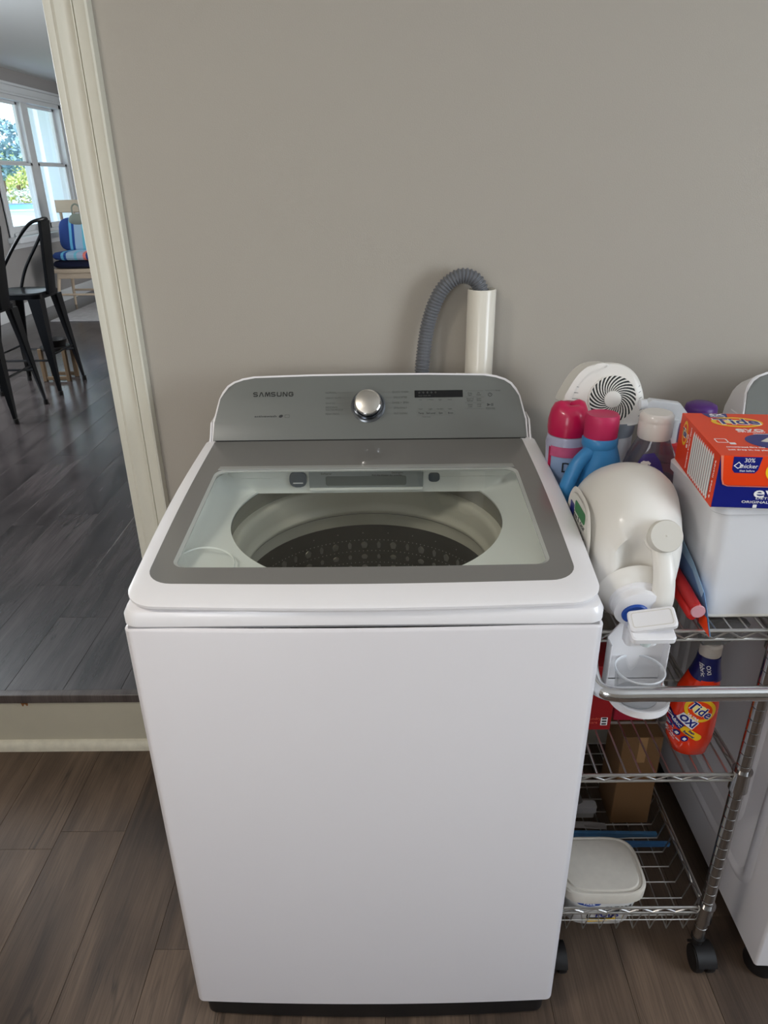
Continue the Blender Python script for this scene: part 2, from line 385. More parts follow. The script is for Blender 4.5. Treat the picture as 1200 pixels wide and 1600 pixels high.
b = loft([[Vector((x, YB-.012+p[0], p[1])) for p in pr] for x in (OPX0-.3, -.2)]); struct('baseboard_step', b, M_rmould)
b = loft([[Vector((x, YB+p[0], p[1])) for p in [(0, 0), (-.014, 0), (-.014, .08), (-.008, .095), (0, .1)]] for x in (-.2, 2.3)])
struct('baseboard_back', b, M_trim)

# doorway casing, moulded profile (X across the face, Y out of the wall)
prof = [(-.001, 0), (-.001, -.012), (.001, -.0155), (.012, -.0165), (.0150, -.0158), (.0175, -.0172), (.022, -.0185), (.028, -.0165), (.036, -.0140), (.044, -.0142),
        (.050, -.0165), (.0545, -.021), (.0565, -.021), (.0575, -.017), (.059, -.022), (.076, -.0235), (.081, -.026), (.085, -.024), (.086, 0)]
b = loft([[Vector((OPX1+p[0], YB+p[1], z)) for p in prof] for z in (0.0, 2.385)]); struct('trim_1', b, M_trim, smooth=25)
b = loft([[Vector((OPX0-p[0], YB+p[1], z)) for p in prof] for z in (0.0, 2.385)]); struct('trim_2', b, M_trim, smooth=25)
b = loft([[Vector((x, YB+p[1], 2.3+p[0])) for p in prof] for x in (OPX0, OPX1)]); struct('trim_3', b, M_trim, smooth=25)

# ------------------------------------------------------------------ kitchen shell
WX = -3.95; a0, a1, z0, z1 = 8.02, 9.86, .98, 2.34
b = box(WX-.15, WX, YB+.12, a0, 0, 2.7); box(WX-.15, WX, a1, 11.6, 0, 2.7, b=b); box(WX-.15, WX, a0, a1, 0, z0, b=b); box(WX-.15, WX, a0, a1, z1, 2.7, b=b)
struct('wall_kitchen_left', b, M_kwall, smooth=0)
struct('wall_kitchen_back', box(-4.1, 1.3, 11.5, 11.62, 0, 2.7), M_kwall, smooth=0)
struct('wall_kitchen_right', box(1.2, 1.32, YB+.12, 11.5, 0, 2.7), M_kwall, smooth=0)
struct('ceiling.001', box(-3.95, 1.2, YB+.12, 11.5, KC, KC+.08), M_kceil, smooth=0)
b = loft([[Vector((WX+p[0], y, KZ+p[1])) for p in [(0, 0), (.016, 0), (.016, .1), (.008, .125), (0, .13)]] for y in (YB+.12, 11.5)])
struct('baseboard_kitchen', b, M_ktrim)
win = struct('window_1', box(WX-.11, WX-.02, 8.86, 9.02, z0, z1, .004, 1), M_ktrim)
for ya, yb in ((a0, a0+.05), (a1-.05, a1)): obj('window_frame', box(WX-.13, WX+.005, ya, yb, z0, z1, .003, 1), M_ktrim, win)
obj('window_frame', box(WX-.13, WX+.005, a0, a1, z1-.045, z1, .003, 1), M_ktrim, win)
obj('window_frame', box(WX-.13, WX+.005, a0, a1, z0, z0+.035, .003, 1), M_ktrim, win)
for s0, s1 in ((a0+.05, 8.87), (9.01, a1-.05)):
    for (q0, q1, xo) in ((1.685, z1-.045, -.10), (z0+.035, 1.70, -.055)):
        st = .045; bt = .06 if q0 < 1.2 else .03
        sb = box(WX+xo, WX+xo+.035, s0, s0+st, q0, q1, .003, 1); box(WX+xo, WX+xo+.035, s1-st, s1, q0, q1, .003, 1, b=sb)
        box(WX+xo, WX+xo+.035, s0, s1, q0, q0+bt, .003, 1, b=sb); box(WX+xo, WX+xo+.035, s0, s1, q1-.03, q1, .003, 1, b=sb)
        sh = obj('sash', sb, M_ktrim, win)
        obj('pane', box(WX+xo+.015, WX+xo+.019, s0+st-.005, s1-st+.005, q0+bt-.005, q1-.025), M_wglass, sh)
for (ya, yb, za, zb, th) in ((a0-.09, a0, z0, z1+.02, .02), (a1, a1+.09, z0, z1+.02, .02)):
    cb = box(WX+.001, WX+th, ya, yb, za, zb, .004, 1); box(WX+.001, WX+th+.012, ya if ya < 9 else yb-.025, ya+.025 if ya < 9 else yb, za, zb, .004, 1, b=cb)
    obj('casing', cb, M_ktrim, win)
hb = box(WX+.001, WX+.022, a0-.1, a1+.1, z1, z1+.085, .003, 1); box(WX+.001, WX+.045, a0-.12, a1+.12, z1+.085, z1+.11, .006, 2, b=hb); box(WX+.001, WX+.032, a0-.11, a1+.11, z1+.02, z1+.035, .004, 1, b=hb)
obj('head_casing', hb, M_ktrim, win)
obj('window_sill', box(WX+.001, WX+.13, a0-.13, a1+.13, .925, .98, .006, 2), M_ktrim, win)
obj('apron', box(WX+.001, WX+.02, a0-.1, a1+.1, .86, .925, .003, 1), M_ktrim, win)

# ------------------------------------------------------------------ outside the window
struct('lawn', box(-60, -4.3, 0, 70, -.5, -.35), mat('lawn_green', (120, 150, 76), .9, var=.3, vscale=.6), smooth=0)
struct('porch_floor', box(-6.6, -4.12, 5, 18, -.35, .05), mat('porch_concrete', (206, 208, 214), .8), smooth=0)
struct('porch_roof', box(-6.8, -4.12, 5, 18, 2.95, 3.1), M_ktrim, smooth=0)
M_col = mat('white_column_paint', (198, 206, 214), .5)
for i, (y, wd) in enumerate(((13.62, .18), (14.57, .26))):
    px_ = -5.97 if i == 0 else -6.1
    t = thing('porch_column', ('slim' if i == 0 else 'broad')+' white square porch column outside the kitchen window, '+('seen through the left panes' if i == 0 else 'seen through the right panes'), 'column', (-6.1, y, .05), 'white porch columns')
    obj('shaft', box(px_-wd/2, px_+wd/2, y-wd/2, y+wd/2, .17, 2.85, .01, 1), M_col, t)
    obj('base', box(px_-wd/2-.02, px_+wd/2+.02, y-wd/2-.02, y+wd/2+.02, .05, .17, .01, 1), M_col, t)
    obj('capital', box(px_-wd/2-.02, px_+wd/2+.02, y-wd/2-.02, y+wd/2+.02, 2.85, 2.95, .01, 1), M_col, t)
pc = Vector((-13.5, 26.5, -.35))
t = thing('swimming_pool', 'round above-ground pool with white wall and blue water beyond the kitchen window', 'pool', pc)
pb = lathe([(4.2, .0), (4.2, 1.10)], pc, N=48, caps=False); obj('lower_wall', pb, mat('pool_wall_white', (222, 232, 240), .5), t)
pb = lathe([(4.17, 1.08), (4.17, 1.10)], pc, N=48); obj('water', pb, mat('pool_blue', (60, 140, 220), .35), t)
pb = lathe([(4.15, 1.10), (4.25, 1.10), (4.25, 1.135), (4.15, 1.135)], pc, N=48, caps=False); obj('top_rim', pb, mat('pool_rim_white', (236, 242, 246), .4), t)
def foliage(c, r, n, s, seed):
    rd = random.Random(seed); nb = bmesh.new()
    for i in range(n):
        d = Vector((rd.gauss(0, 1), rd.gauss(0, 1), rd.gauss(0, 1))).normalized()*rd.uniform(.55, 1)**.5
        lump = 1+.22*math.sin(5*d.x+seed)*math.sin(6*d.y)*math.cos(5*d.z+1)
        p = Vector(c)+Vector((d.x*r[0], d.y*r[1], d.z*r[2]))*lump
        u = Vector((rd.gauss(0, 1), rd.gauss(0, 1), rd.gauss(0, 1))).normalized(); v = u.orthogonal().normalized(); ss = s*rd.uniform(.6, 1.3)
        nb.faces.new([nb.verts.new(p+q) for q in (-u*ss, v*ss*.5, u*ss, -v*ss*.5)])
    return nb
for i, (x, y, zc, r, n, s, col, nm, lb) in enumerate((
        (-17.3, 35, 2.95, (1.5, 1.3, 1.25), 1500, .13, (132, 164, 172), 'tree', 'blue-green tree at the left edge of the window'),
        (-19.0, 40.3, 1.45, (1.4, 1.1, 1.05), 1500, .11, (216, 220, 140), 'bush', 'yellow-green rounded bush behind the pool'),
        (-15.0, 32.6, .55, (1.5, 1.0, .80), 1500, .08, (206, 214, 196), 'flowering_shrub', 'grey-green shrub speckled pale, right behind the pool rim'),
        (-17.2, 40.2, 1.35, (1.1, 1.3, 1.35), 1500, .11, (180, 204, 168), 'broadleaf_shrub', 'mid-green leafy shrub seen through the right-hand panes'),
        (-26, 58, 1.9, (5, 3, 1.9), 2200, .3, (190, 208, 150), 'tree', 'distant low pale green tree behind the bushes'))):
    g = Vector((x, y, -.35)); t = thing(nm, lb, 'tree' if nm == 'tree' else 'shrub', g)
    obj('trunk', tube([(x, y, -.4), (x+.1, y, max(zc*.5, .1)), (x, y+.1, zc)], .16, 8), mat('bark', (110, 92, 76), .9), t)
    fo = foliage((x, y, zc), r, n, s, i+1); obj('foliage', fo, mat('leaf_%d' % i, col, .7, var=.35, vscale=2), t, kind='stuff', smooth=0)

# ------------------------------------------------------------------ kitchen furniture
M_stool = mat('black_navy_metal', (5, 8, 13), .32, spec=.35)
def stool(cx, cy, label):
    t = thing('bar_stool', label, 'stool', (cx, cy, KZ), 'dark metal bar stools'); zs = KZ+.66
    sb = loft([rrect(cx, cy, h, h, .06, z=z) for h, z in ((.168, zs-.04), (.172, zs-.008), (.165, zs), (.15, zs-.004), (.05, zs-.007))], True, True)
    obj('seat', sb, M_stool, t)
    for sx, sy in ((1, 1), (1, -1), (-1, 1), (-1, -1)):
        top = Vector((cx+sx*.145, cy+sy*.145, zs-.035)); bot = Vector((cx+sx*.20, cy+sy*.205, KZ+.012))
        rings = []
        for q in range(9):
            f = q/8; p = top.lerp(bot, f); wd = .052*(1-f)+.012*f; u = Vector((sx, 0, 0)); v = Vector((0, sy, 0))
            rings.append([p+u*wd*.5+v*wd*.5, p+u*wd*.5-v*wd, p+u*wd*.2-v*wd, p-u*wd*.1-v*wd*.1, p-u*wd+v*wd*.2, p-u*wd+v*wd*.5])
        lg = obj('leg', loft(rings), M_stool, t)
        obj('foot_cap', lathe([(.014, 0), (.016, .004), (.014, .03)], (bot.x, bot.y, KZ), N=12), M_black, lg)
    zz = KZ+.23; k = .182
    for p, q in (((k, k), (k, -k)), ((k, -k), (-k, -k)), ((-k, -k), (-k, k)), ((-k, k), (k, k))):
        dz = .035 if p[0] == q[0] else 0
        obj('footrest', tube([(cx+p[0], cy+p[1], zz+dz), (cx+q[0], cy+q[1], zz+dz)], .007, 8), M_stool, t)
    hoop = spath([(cx-.10, cy-.165, zs-.02), (cx-.04, cy-.172, zs+.12), (cx+.09, cy-.165, zs+.30), (cx+.18, cy-.12, zs+.41), (cx+.225, cy-.04, zs+.435),
                  (cx+.225, cy+.04, zs+.435), (cx+.18, cy+.12, zs+.41), (cx+.09, cy+.165, zs+.30), (cx-.04, cy+.172, zs+.12), (cx-.10, cy+.165, zs-.02)], 6)
    obj('back_hoop', tube(hoop, .0105, 10), M_stool, t)
    Mx = basis((cx+.172, cy, zs), (1, 0, -.10), (0, 1, 0))
    sl = [(-.055, -.02), (.055, -.02), (.065, .43), (-.065, .43)]
    obj('back_slat', plate(sl, Mx, .02, .004), M_stool, t)
    return t
stool(-2.42, 4.9, 'dark metal bar stool with curved back hoop, farther of the two by the doorway')
stool(-2.43, 4.28, 'dark metal bar stool cut by the left picture edge, nearer of the two')

# raised pet feeder with wooden legs under the stool
fx, fy = -2.40, 5.14
t = thing('pet_bowl_stand', 'small stand with wooden legs holding a black bowl behind the farther bar stool', 'stand', (fx, fy, KZ))
M_oak = mat('oak_wood', (104, 84, 62), .5, var=.2)
for sx in (-1, 1):
    for sy in (-1, 1): obj('leg', box(fx+sx*.085-.014, fx+sx*.085+.014, fy+sy*.07-.014, fy+sy*.07+.014, KZ, KZ+.235, .003, 1), M_oak, t)
for sy in (-1, 1): obj('foot_rail', box(fx-.075, fx+.075, fy+sy*.07-.01, fy+sy*.07+.01, KZ+.01, KZ+.035, .003, 1), M_oak, t)
obj('tray', lathe([(.09, .215), (.105, .225), (.105, .24), (.09, .24)], (fx, fy, KZ), N=28), M_black, t)
tag(obj('pet_bowl', lathe([(.055, .0), (.07, .004), (.085, .045), (.09, .05), (.08, .045), (.055, .008), (.001, .006)], (fx, fy, KZ+.24), N=28), M_black, at=(fx, fy, KZ+.24)), 'glossy black bowl on the wooden-legged stand', 'bowl')

# rug, chair, cushions
def rugmat():
    m = mat('grey_pattern_rug', (200, 198, 200), .95, var=.5, vscale=14, bump=.5, bscale=300); return m
b = box(-3.5, -1.2, 7.5, 9.9, KZ, KZ+.012, .004, 1); rg = obj('area_rug', b, rugmat(), at=(-2.3, 8.7, KZ)); tag(rg, 'pale grey mottled rug on the dark kitchen floor', 'rug')
M_pale = mat('whitewashed_wood', (206, 188, 166), .55, var=.12, vscale=12)
cx, cy = -3.45, 8.42
t = thing('dining_chair', 'whitewashed wooden chair with plank top rail beside the kitchen window', 'chair', (cx, cy, KZ))
obj('seat', box(cx-.24, cx+.24, cy-.22, cy+.22, KZ+.40, KZ+.445, .012, 2), M_pale, t)
obj('apron_rail', box(cx-.2, cx+.2, cy-.2, cy-.18, KZ+.34, KZ+.40, .003, 1), M_pale, t)
for sx in (-1, 1):
    for sy in (-1, 1):
        obj('leg', tube([(cx+sx*.19, cy+sy*.17, KZ+.40), (cx+sx*.22, cy+sy*.20, KZ+.2), (cx+sx*.235, cy+sy*.22, KZ)], lambda f: .021-.008*f, 10), M_pale, t)
obj('stretcher', tube([(cx-.22, cy-.2, KZ+.17), (cx+.22, cy-.2, KZ+.17)], .012, 8), M_pale, t)
obj('stretcher', tube([(cx-.22, cy+.2, KZ+.17), (cx+.22, cy+.2, KZ+.17)], .012, 8), M_pale, t)
for sx in (-1, -.33, .33, 1):
    obj('back_post' if abs(sx) == 1 else 'spindle', tube([(cx+sx*.2, cy+.2, KZ+.42), (cx+sx*.225, cy+.25, KZ+1.10)], .017 if abs(sx) == 1 else .011, 10), M_pale, t)
b = plate([(-.26, 0), (.26, 0), (.265, .13), (-.265, .13)], basis((cx, cy+.235, KZ+1.0), (0, -1, .15), (1, 0, 0)), .022, .006); obj('top_rail', b, M_pale, t)
def stripes():
    m = bpy.data.materials.new('striped_fabric'); m.use_nodes = True; n = m.node_tree; p = n.nodes['Principled BSDF']
    tcn = n.nodes.new('ShaderNodeTexCoord'); s = n.nodes.new('ShaderNodeSeparateXYZ'); r = n.nodes.new('ShaderNodeValToRGB'); r.color_ramp.interpolation = 'CONSTANT'
    ma = n.nodes.new('ShaderNodeMapRange'); ma.inputs[1].default_value = -.24; ma.inputs[2].default_value = .24
    cols = [(0, (44, 72, 138)), (.28, (110, 190, 230)), (.34, (36, 80, 160)), (.40, (170, 200, 225)), (.58, (120, 205, 225)), (.64, (176, 190, 215)), (.78, (240, 130, 120)), (.84, (44, 72, 138)), (.95, (120, 176, 214))]
    e = r.color_ramp.elements
    for i, (pp, c) in enumerate(cols):
        el = e[i] if i < 2 else e.new(pp); el.position = pp; el.color = lin(c)
    n.links.new(tcn.outputs['Object'], s.inputs[0]); n.links.new(s.outputs[0], ma.inputs[0]); n.links.new(ma.outputs[0], r.inputs[0]); n.links.new(r.outputs[0], p.inputs['Base Color'])
    p.inputs['Roughness'].default_value = .9; return m
M_str = stripes()
def pillow(x0, x1, y0, y1, z0, z1):
    c = ((x0+x1)/2, (y0+y1)/2); hx, hy = (x1-x0)/2, (y1-y0)/2; h = z1-z0; rs = []
    for k, s in ((0, .72), (.12, .92), (.35, 1), (.65, 1), (.88, .9), (1, .6)):
        rs.append(sell(c[0], c[1], hx*s, hy*s, z0+h*k, 4, 32))
    return loft(rs)
p0 = (cx, cy-.02, KZ+.445)
o = obj('seat_cushion', pillow(cx-.25, cx+.25, cy-.24, cy+.2, KZ+.445, KZ+.53), mat('navy_cushion', (14, 22, 52), .9), at=(cx, cy, KZ+.445)); tag(o, 'dark navy seat cushion under the striped cushions on the wooden chair', 'cushion')
o = obj('seat_cushion', pillow(cx-.23, cx+.24, cy-.25, cy+.14, KZ+.53, KZ+.62), M_str, at=(cx, cy, KZ+.53)); tag(o, 'blue and coral striped cushion lying flat on the wooden chair', 'cushion')
b = pillow(-.23, .23, -.19, .17, 0, .09); b.transform(Matrix.Translation((cx, cy+.175, KZ+.775)) @ Matrix.Rotation(math.radians(75), 4, 'X'))
o = obj('back_cushion', b, M_str, at=(cx, cy+.2, KZ+.62)); tag(o, 'blue and coral striped cushion propped against the wooden chair back', 'cushion')
hx, hy, hz = cx+.0, cy+.16, KZ+.93
t = thing('hanging_bag', 'small sage-green handled pouch hanging on the wooden chair back', 'pouch', (hx, hy, hz))
M_sage = mat('sage_felt', (146, 152, 140), .9)
obj('body', loft([sell(hx, hy-.03, .10*s, .035*s, hz+z, 2.4, 28) for s, z in ((.6, -.05), (.95, -.03), (1, .0), (.8, .035), (.45, .06))]), M_sage, t)
obj('handle', tube(spath([(hx-.045, hy-.03, hz+.055), (hx-.04, hy-.03, hz+.13), (hx, hy-.03, hz+.16), (hx+.04, hy-.03, hz+.13), (hx+.045, hy-.03, hz+.055)], 5), .009, 8), M_sage, t)

# ------------------------------------------------------------------ washer
XC = -.040
LX0, LX1, WY0, WY1 = XC-.343, XC+.343, .842, 1.522
def bowed(x0, x1, y0, y1, bow, r, z):
    pts = []
    for v in rrect((x0+x1)/2, (y0+y1)/2, (x1-x0)/2, (y1-y0)/2, r, z=z, n=6): pts.append(v)
    # rrect order ends with the last corner at +x,-y ; insert bow points on the front edge between corners 3 and 4
    c3 = pts[:21]; c4 = pts[21:]; fr = []
    a, c = c3[-1], c4[0]
    for i in range(1, 16):
        f = i/16; fr.append(Vector((a.x+(c.x-a.x)*f, a.y-bow*(1-(2*f-1)**2), z)))
    return c3+fr+c4
w0 = thing('washing_machine', 'white top-load washing machine with grey control panel, facing the camera', 'washer', (XC, 1.19, 0))
cabb = loft([bowed(LX0+d, LX1-d, WY0+d, WY1-d, .007, .014, z) for d, z in ((.004, .052), (0, .056), (0, .912), (.002, .9155), (.005, .917))], True, False)
obj('cabinet', cabb, M_cab, w0)
obj('plinth', loft([bowed(LX0+.012, LX1-.012, WY0+.004+d, WY1-.02, .010, .02, z) for d, z in ((.012, .004), (.002, .01), (0, .053))]), M_black, w0)
for sx in (-1, 1):
    for y in (.95, 1.45): obj('foot', lathe([(.022, 0), (.022, .012), (.012, .014), (.012, .03)], (XC+sx*.28, y, 0), N=16), M_black, w0)
# top cover: wedge rising to the rear
def zt(y, z_front, z_rear): return z_front+(z_rear-z_front)*max(0, min(1, (y-WY0)/(1.42-WY0)))
def lift(ring, zf, zr): return [Vector((p.x, p.y, zt(p.y, zf, zr))) for p in ring]
def cut(ring_o, ring_i): return ring_o
tc_r = []
for d, zf, zr in ((.002, .9185, .9185), (0, .921, .921), (0, .934, .965), (.004, .942, .974), (.009, .944, .9765), (.03, .945, .978)):
    tc_r.append(lift(rrect(XC, 1.182, .343-d, .340-d, .022, n=8), zf, zr))
inn = lift(rrect(XC, 1.125, .298, .198, .05, n=8), .946, .973)
tc_r.append(inn)
obj('top_cover', loft(tc_r, False, False), M_white, w0)
obj('front_seam', box(LX0+.008, LX1-.008, WY0+.003, WY0+.02, .916, .920), mat('seam_grey', (168, 165, 166), .6), w0)
# well under the lid: from the rounded rectangle down to the round tub opening
TC = Vector((-.043, 1.195)); TR = .249
def dense(ring, n):
    k = len(ring); L_ = [0]
    for i in range(k): L_.append(L_[-1]+(ring[(i+1) % k]-ring[i]).length)
    out = []; j = 0
    for i in range(n):
        t_ = L_[-1]*i/n
        while L_[j+1] < t_: j += 1
        out.append(ring[j].lerp(ring[(j+1) % k], (t_-L_[j])/max(L_[j+1]-L_[j], 1e-9)))
    return out
inn = dense(inn, 144); circ = []
for p in inn:
    a = math.atan2(p.y-TC.y, p.x-TC.x); circ.append(Vector((TC.x+TR*math.cos(a), TC.y+TR*math.sin(a), .925)))
def clampback(v, z=None):
    return Vector((v.x, min(v.y, 1.308), v.z))
well = [inn, [p+Vector((0, 0, -.004)) for p in inn]]
for f in (.12, .3, .5, .7, .88, 1.0):
    rr_ = []
    for p, c in zip(inn, circ):
        q = p.lerp(c, f); q.z = p.z-.004-(p.z-.004-.925)*(math.sin(f*PI/2)**.8); rr_.append(clampback(q))
    well.append(rr_)
well.append([clampback(c+Vector((0, 0, -.003))) for c in circ])
obj('tub_cover', loft(well, False, False), M_tubplastic, w0, smooth=50)
obj('corner_pocket', lathe([(.047, -.001), (.0455, .0010), (.044, -.001)], (XC-.255, .990, .9405), (.12, -.1, 1), 40, False), M_tubplastic, w0, smooth=60)
# rear strip with dispenser
st = obj('dispenser_housing', box(XC-.30, XC+.30, 1.309, 1.36, .928, .9715, .004, 2), M_tubplastic, w0)
Mf = basis((XC, 1.3085, .95), (0, -1, 0), (1, 0, 0))
obj('dispenser_drawer', plate(rr2(-.007, .001, .113, .0185, .003), Mf, .004, .001), M_disp, st)
obj('dispenser_recess', plate(rr2(-.007, -.001, .080, .010, .004), off(Mf, 0, 0, .004), .0006), mat('recess_grey', (108, 114, 110), .4), st)
obj('lip', box(XC-.12, XC+.106, 1.302, 1.31, .928, .9345, .002, 2), M_tubplastic, st)
obj('lock_button', plate(rr2(-.142, .003, .017, .016, .012), Mf, .006, .002), M_dispd, st)
obj('lock_button', plate(rr2(.128, .004, .011, .009, .006), Mf, .004, .002), M_dispd, st)
obj('button_slot', plate(rr2(-.142, -.004, .010, .0012, .0008), off(Mf, 0, 0, .006), .0006), M_wprint, st)
text('Softener', off(Mf, -.085, .0145, .0042), .006, M_fprint, st, width=.022)
text('Detergent', off(Mf, .055, .0155, .0042), .006, M_fprint, st, width=.022)
text('Pull the drawer for powder', off(Mf, .035, .0105, .0048), .005, M_print, st, width=.06)
# splash ring, balance ring, drum
c3 = (TC.x, TC.y, 0)
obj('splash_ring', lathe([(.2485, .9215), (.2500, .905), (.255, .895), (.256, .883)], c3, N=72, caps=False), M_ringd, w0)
obj('balance_ring', lathe([(.262, .884), (.246, .884), (.241, .880), (.240, .868), (.2385, .845), (.2375, .833), (.232, .829), (.2315, .823), (.2365, .818), (.2395, .814), (.2405, .80), (.2415, .787)], c3, N=72, caps=False), M_ring, w0, smooth=60)
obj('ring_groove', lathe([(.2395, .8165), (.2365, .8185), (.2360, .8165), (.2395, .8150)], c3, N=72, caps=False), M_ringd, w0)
dr_ = obj('wash_drum', lathe([(.2418, .787), (.2428, .78), (.245, .6), (.245, .47), (.235, .43), (.20, .415), (.0, .41)], c3, N=72, caps=False), M_drum, w0, smooth=60)
db = bmesh.new(); hb = bmesh.new()
def blob(bm_, p, nrm, rx, rz, h):
    m = basis(p, nrm, (0, 0, 1))
    bmesh.ops.create_icosphere(bm_, subdivisions=1, radius=1, matrix=m @ Matrix.Diagonal((rz, rx, h, 1)))
for k in range(46):
    a = 2*PI*k/46; big = k % 2 == 0
    for j, z in enumerate((.735, .705, .675, .645, .61, .58, .55, .52)):
        p = (TC.x+.2435*math.cos(a), TC.y+.2435*math.sin(a), z); nr = (-math.cos(a), -math.sin(a), 0)
        blob(db, p, nr, .0085 if big else .005, .0105 if (j % 2 == 0) else .007, .005 if big else .003)
for k in range(160):
    a = 2*PI*k/160
    for z in (.766, .748, .72, .69, .66, .625, .595):
        if z > .76 and k % 6: continue
        blob(hb, (TC.x+.243*math.cos(a), TC.y+.243*math.sin(a), z), (-math.cos(a), -math.sin(a), 0), .0013, .0013, .0008)
obj('dimples', db, mat('embossed_steel_lit_tone', (176, 172, 158), .3, metal=.7), dr_, kind='stuff'); obj('drain_holes', hb, M_drum_lit, dr_, kind='stuff')  # lighter colour on dimples and holes stands in for light on the steel
obj('impeller', lathe([(.19, .413), (.185, .425), (.14, .43), (.06, .45), (.03, .475), (.0, .48)], c3, N=48, caps=False), M_disp, w0, smooth=60)

# lid: slab tilted towards the camera
lp = Vector((0, .84, .957)); ln = Vector((0, -.045, .57)).normalized(); ly = Vector((0, .57, .045)).normalized()
ML = Matrix((Vector((1, 0, 0)), ly, ln)).transposed().to_4x4(); ML.translation = lp   # local x = world X, y along the lid, z = normal
def lid_outline(x0, x1, y0, y1, rf, rb, bow=0, side=0, n=8, m=10):
    """rounded rectangle (ccw), bowed front, slightly bulged sides"""
    cx_ = (x0+x1)/2; pts = []
    def arc(ox, oy, r, s, sx):
        return [(ox+r*math.cos(s+i/n*PI/2), oy+r*math.sin(s+i/n*PI/2)) for i in range(n+1)]
    pts += arc(x1-rb, y1-rb, rb, 0, 1); pts += arc(x0+rb, y1-rb, rb, PI/2, 1)
    L = arc(x0+rf, y0+rf, rf, PI, 1); a = pts[-1]; c = L[0]
    pts += [(a[0]+(c[0]-a[0])*i/m-side*math.sin(PI*i/m), a[1]+(c[1]-a[1])*i/m) for i in range(1, m)]
    pts += L; R_ = arc(x1-rf, y0+rf, rf, 1.5*PI, 1); a = pts[-1]; c = R_[0]
    pts += [(a[0]+(c[0]-a[0])*i/m, a[1]-bow*math.sin(PI*i/m)) for i in range(1, m)]
    pts += R_; a = pts[-1]; c = pts[0]
    pts += [(a[0]+(c[0]-a[0])*i/m+side*math.sin(PI*i/m), a[1]+(c[1]-a[1])*i/m) for i in range(1, m)]
    return pts
o_out = lid_outline(XC-.341, XC+.341, .002, .566, .05, .006, .008, .007)
o_top = lid_outline(XC-.336, XC+.336, .008, .566, .048, .006, .008, .006)
o_grey = lid_outline(XC-.322, XC+.314, .052, .560, .042, .004, .005, .004)
o_glass = lid_outline(XC-.287, XC+.277, .098, .424, .018, .022, .003, .0)
o_gl2 = lid_outline(XC-.292, XC+.282, .094, .428, .02, .024, .003, .0)
def L3(o2, z): return [ML @ Vector((x, y, z)) for x, y in o2]
o_bot = lid_outline(XC-.333, XC+.333, .010, .566, .046, .006, .008, .006)
lidp = obj('lid', loft([L3(o_grey, -.004), L3(o_bot, -.016), L3(o_bot, -.014), L3(o_out, -.007), L3(o_out, -.003), L3(o_top, 0), L3(o_grey, .0006), L3(o_grey, -.004)], False, False), M_white, w0, smooth=40)
obj('grey_border', loft([L3(o_grey, -.003), L3(o_grey, .0002), L3(o_gl2, .0006), L3(o_gl2, -.003)], False, False, loop=True), M_gborder, lidp)
obj('inner_rim', loft([L3(o_gl2, -.003), L3(o_gl2, .0004), L3(o_glass, -.002), L3(o_glass, -.005)], False, False, loop=True), mat('rim_grey', (176, 178, 172), .25, coat=.4), lidp)
gp = bmesh.new(); gp.faces.new([gp.verts.new(v) for v in L3(o_glass, -.003)]); obj('glass_pane', gp, M_glass, lidp, smooth=0)
hr = [(XC-.288, .425), (XC+.278, .425), (XC+.276, .438), (XC-.286, .438)]
obj('hinge_ridge', plate(hr, ML, .0025, .001), mat('ridge_grey', (150, 151, 146), .25, coat=.4), lidp)

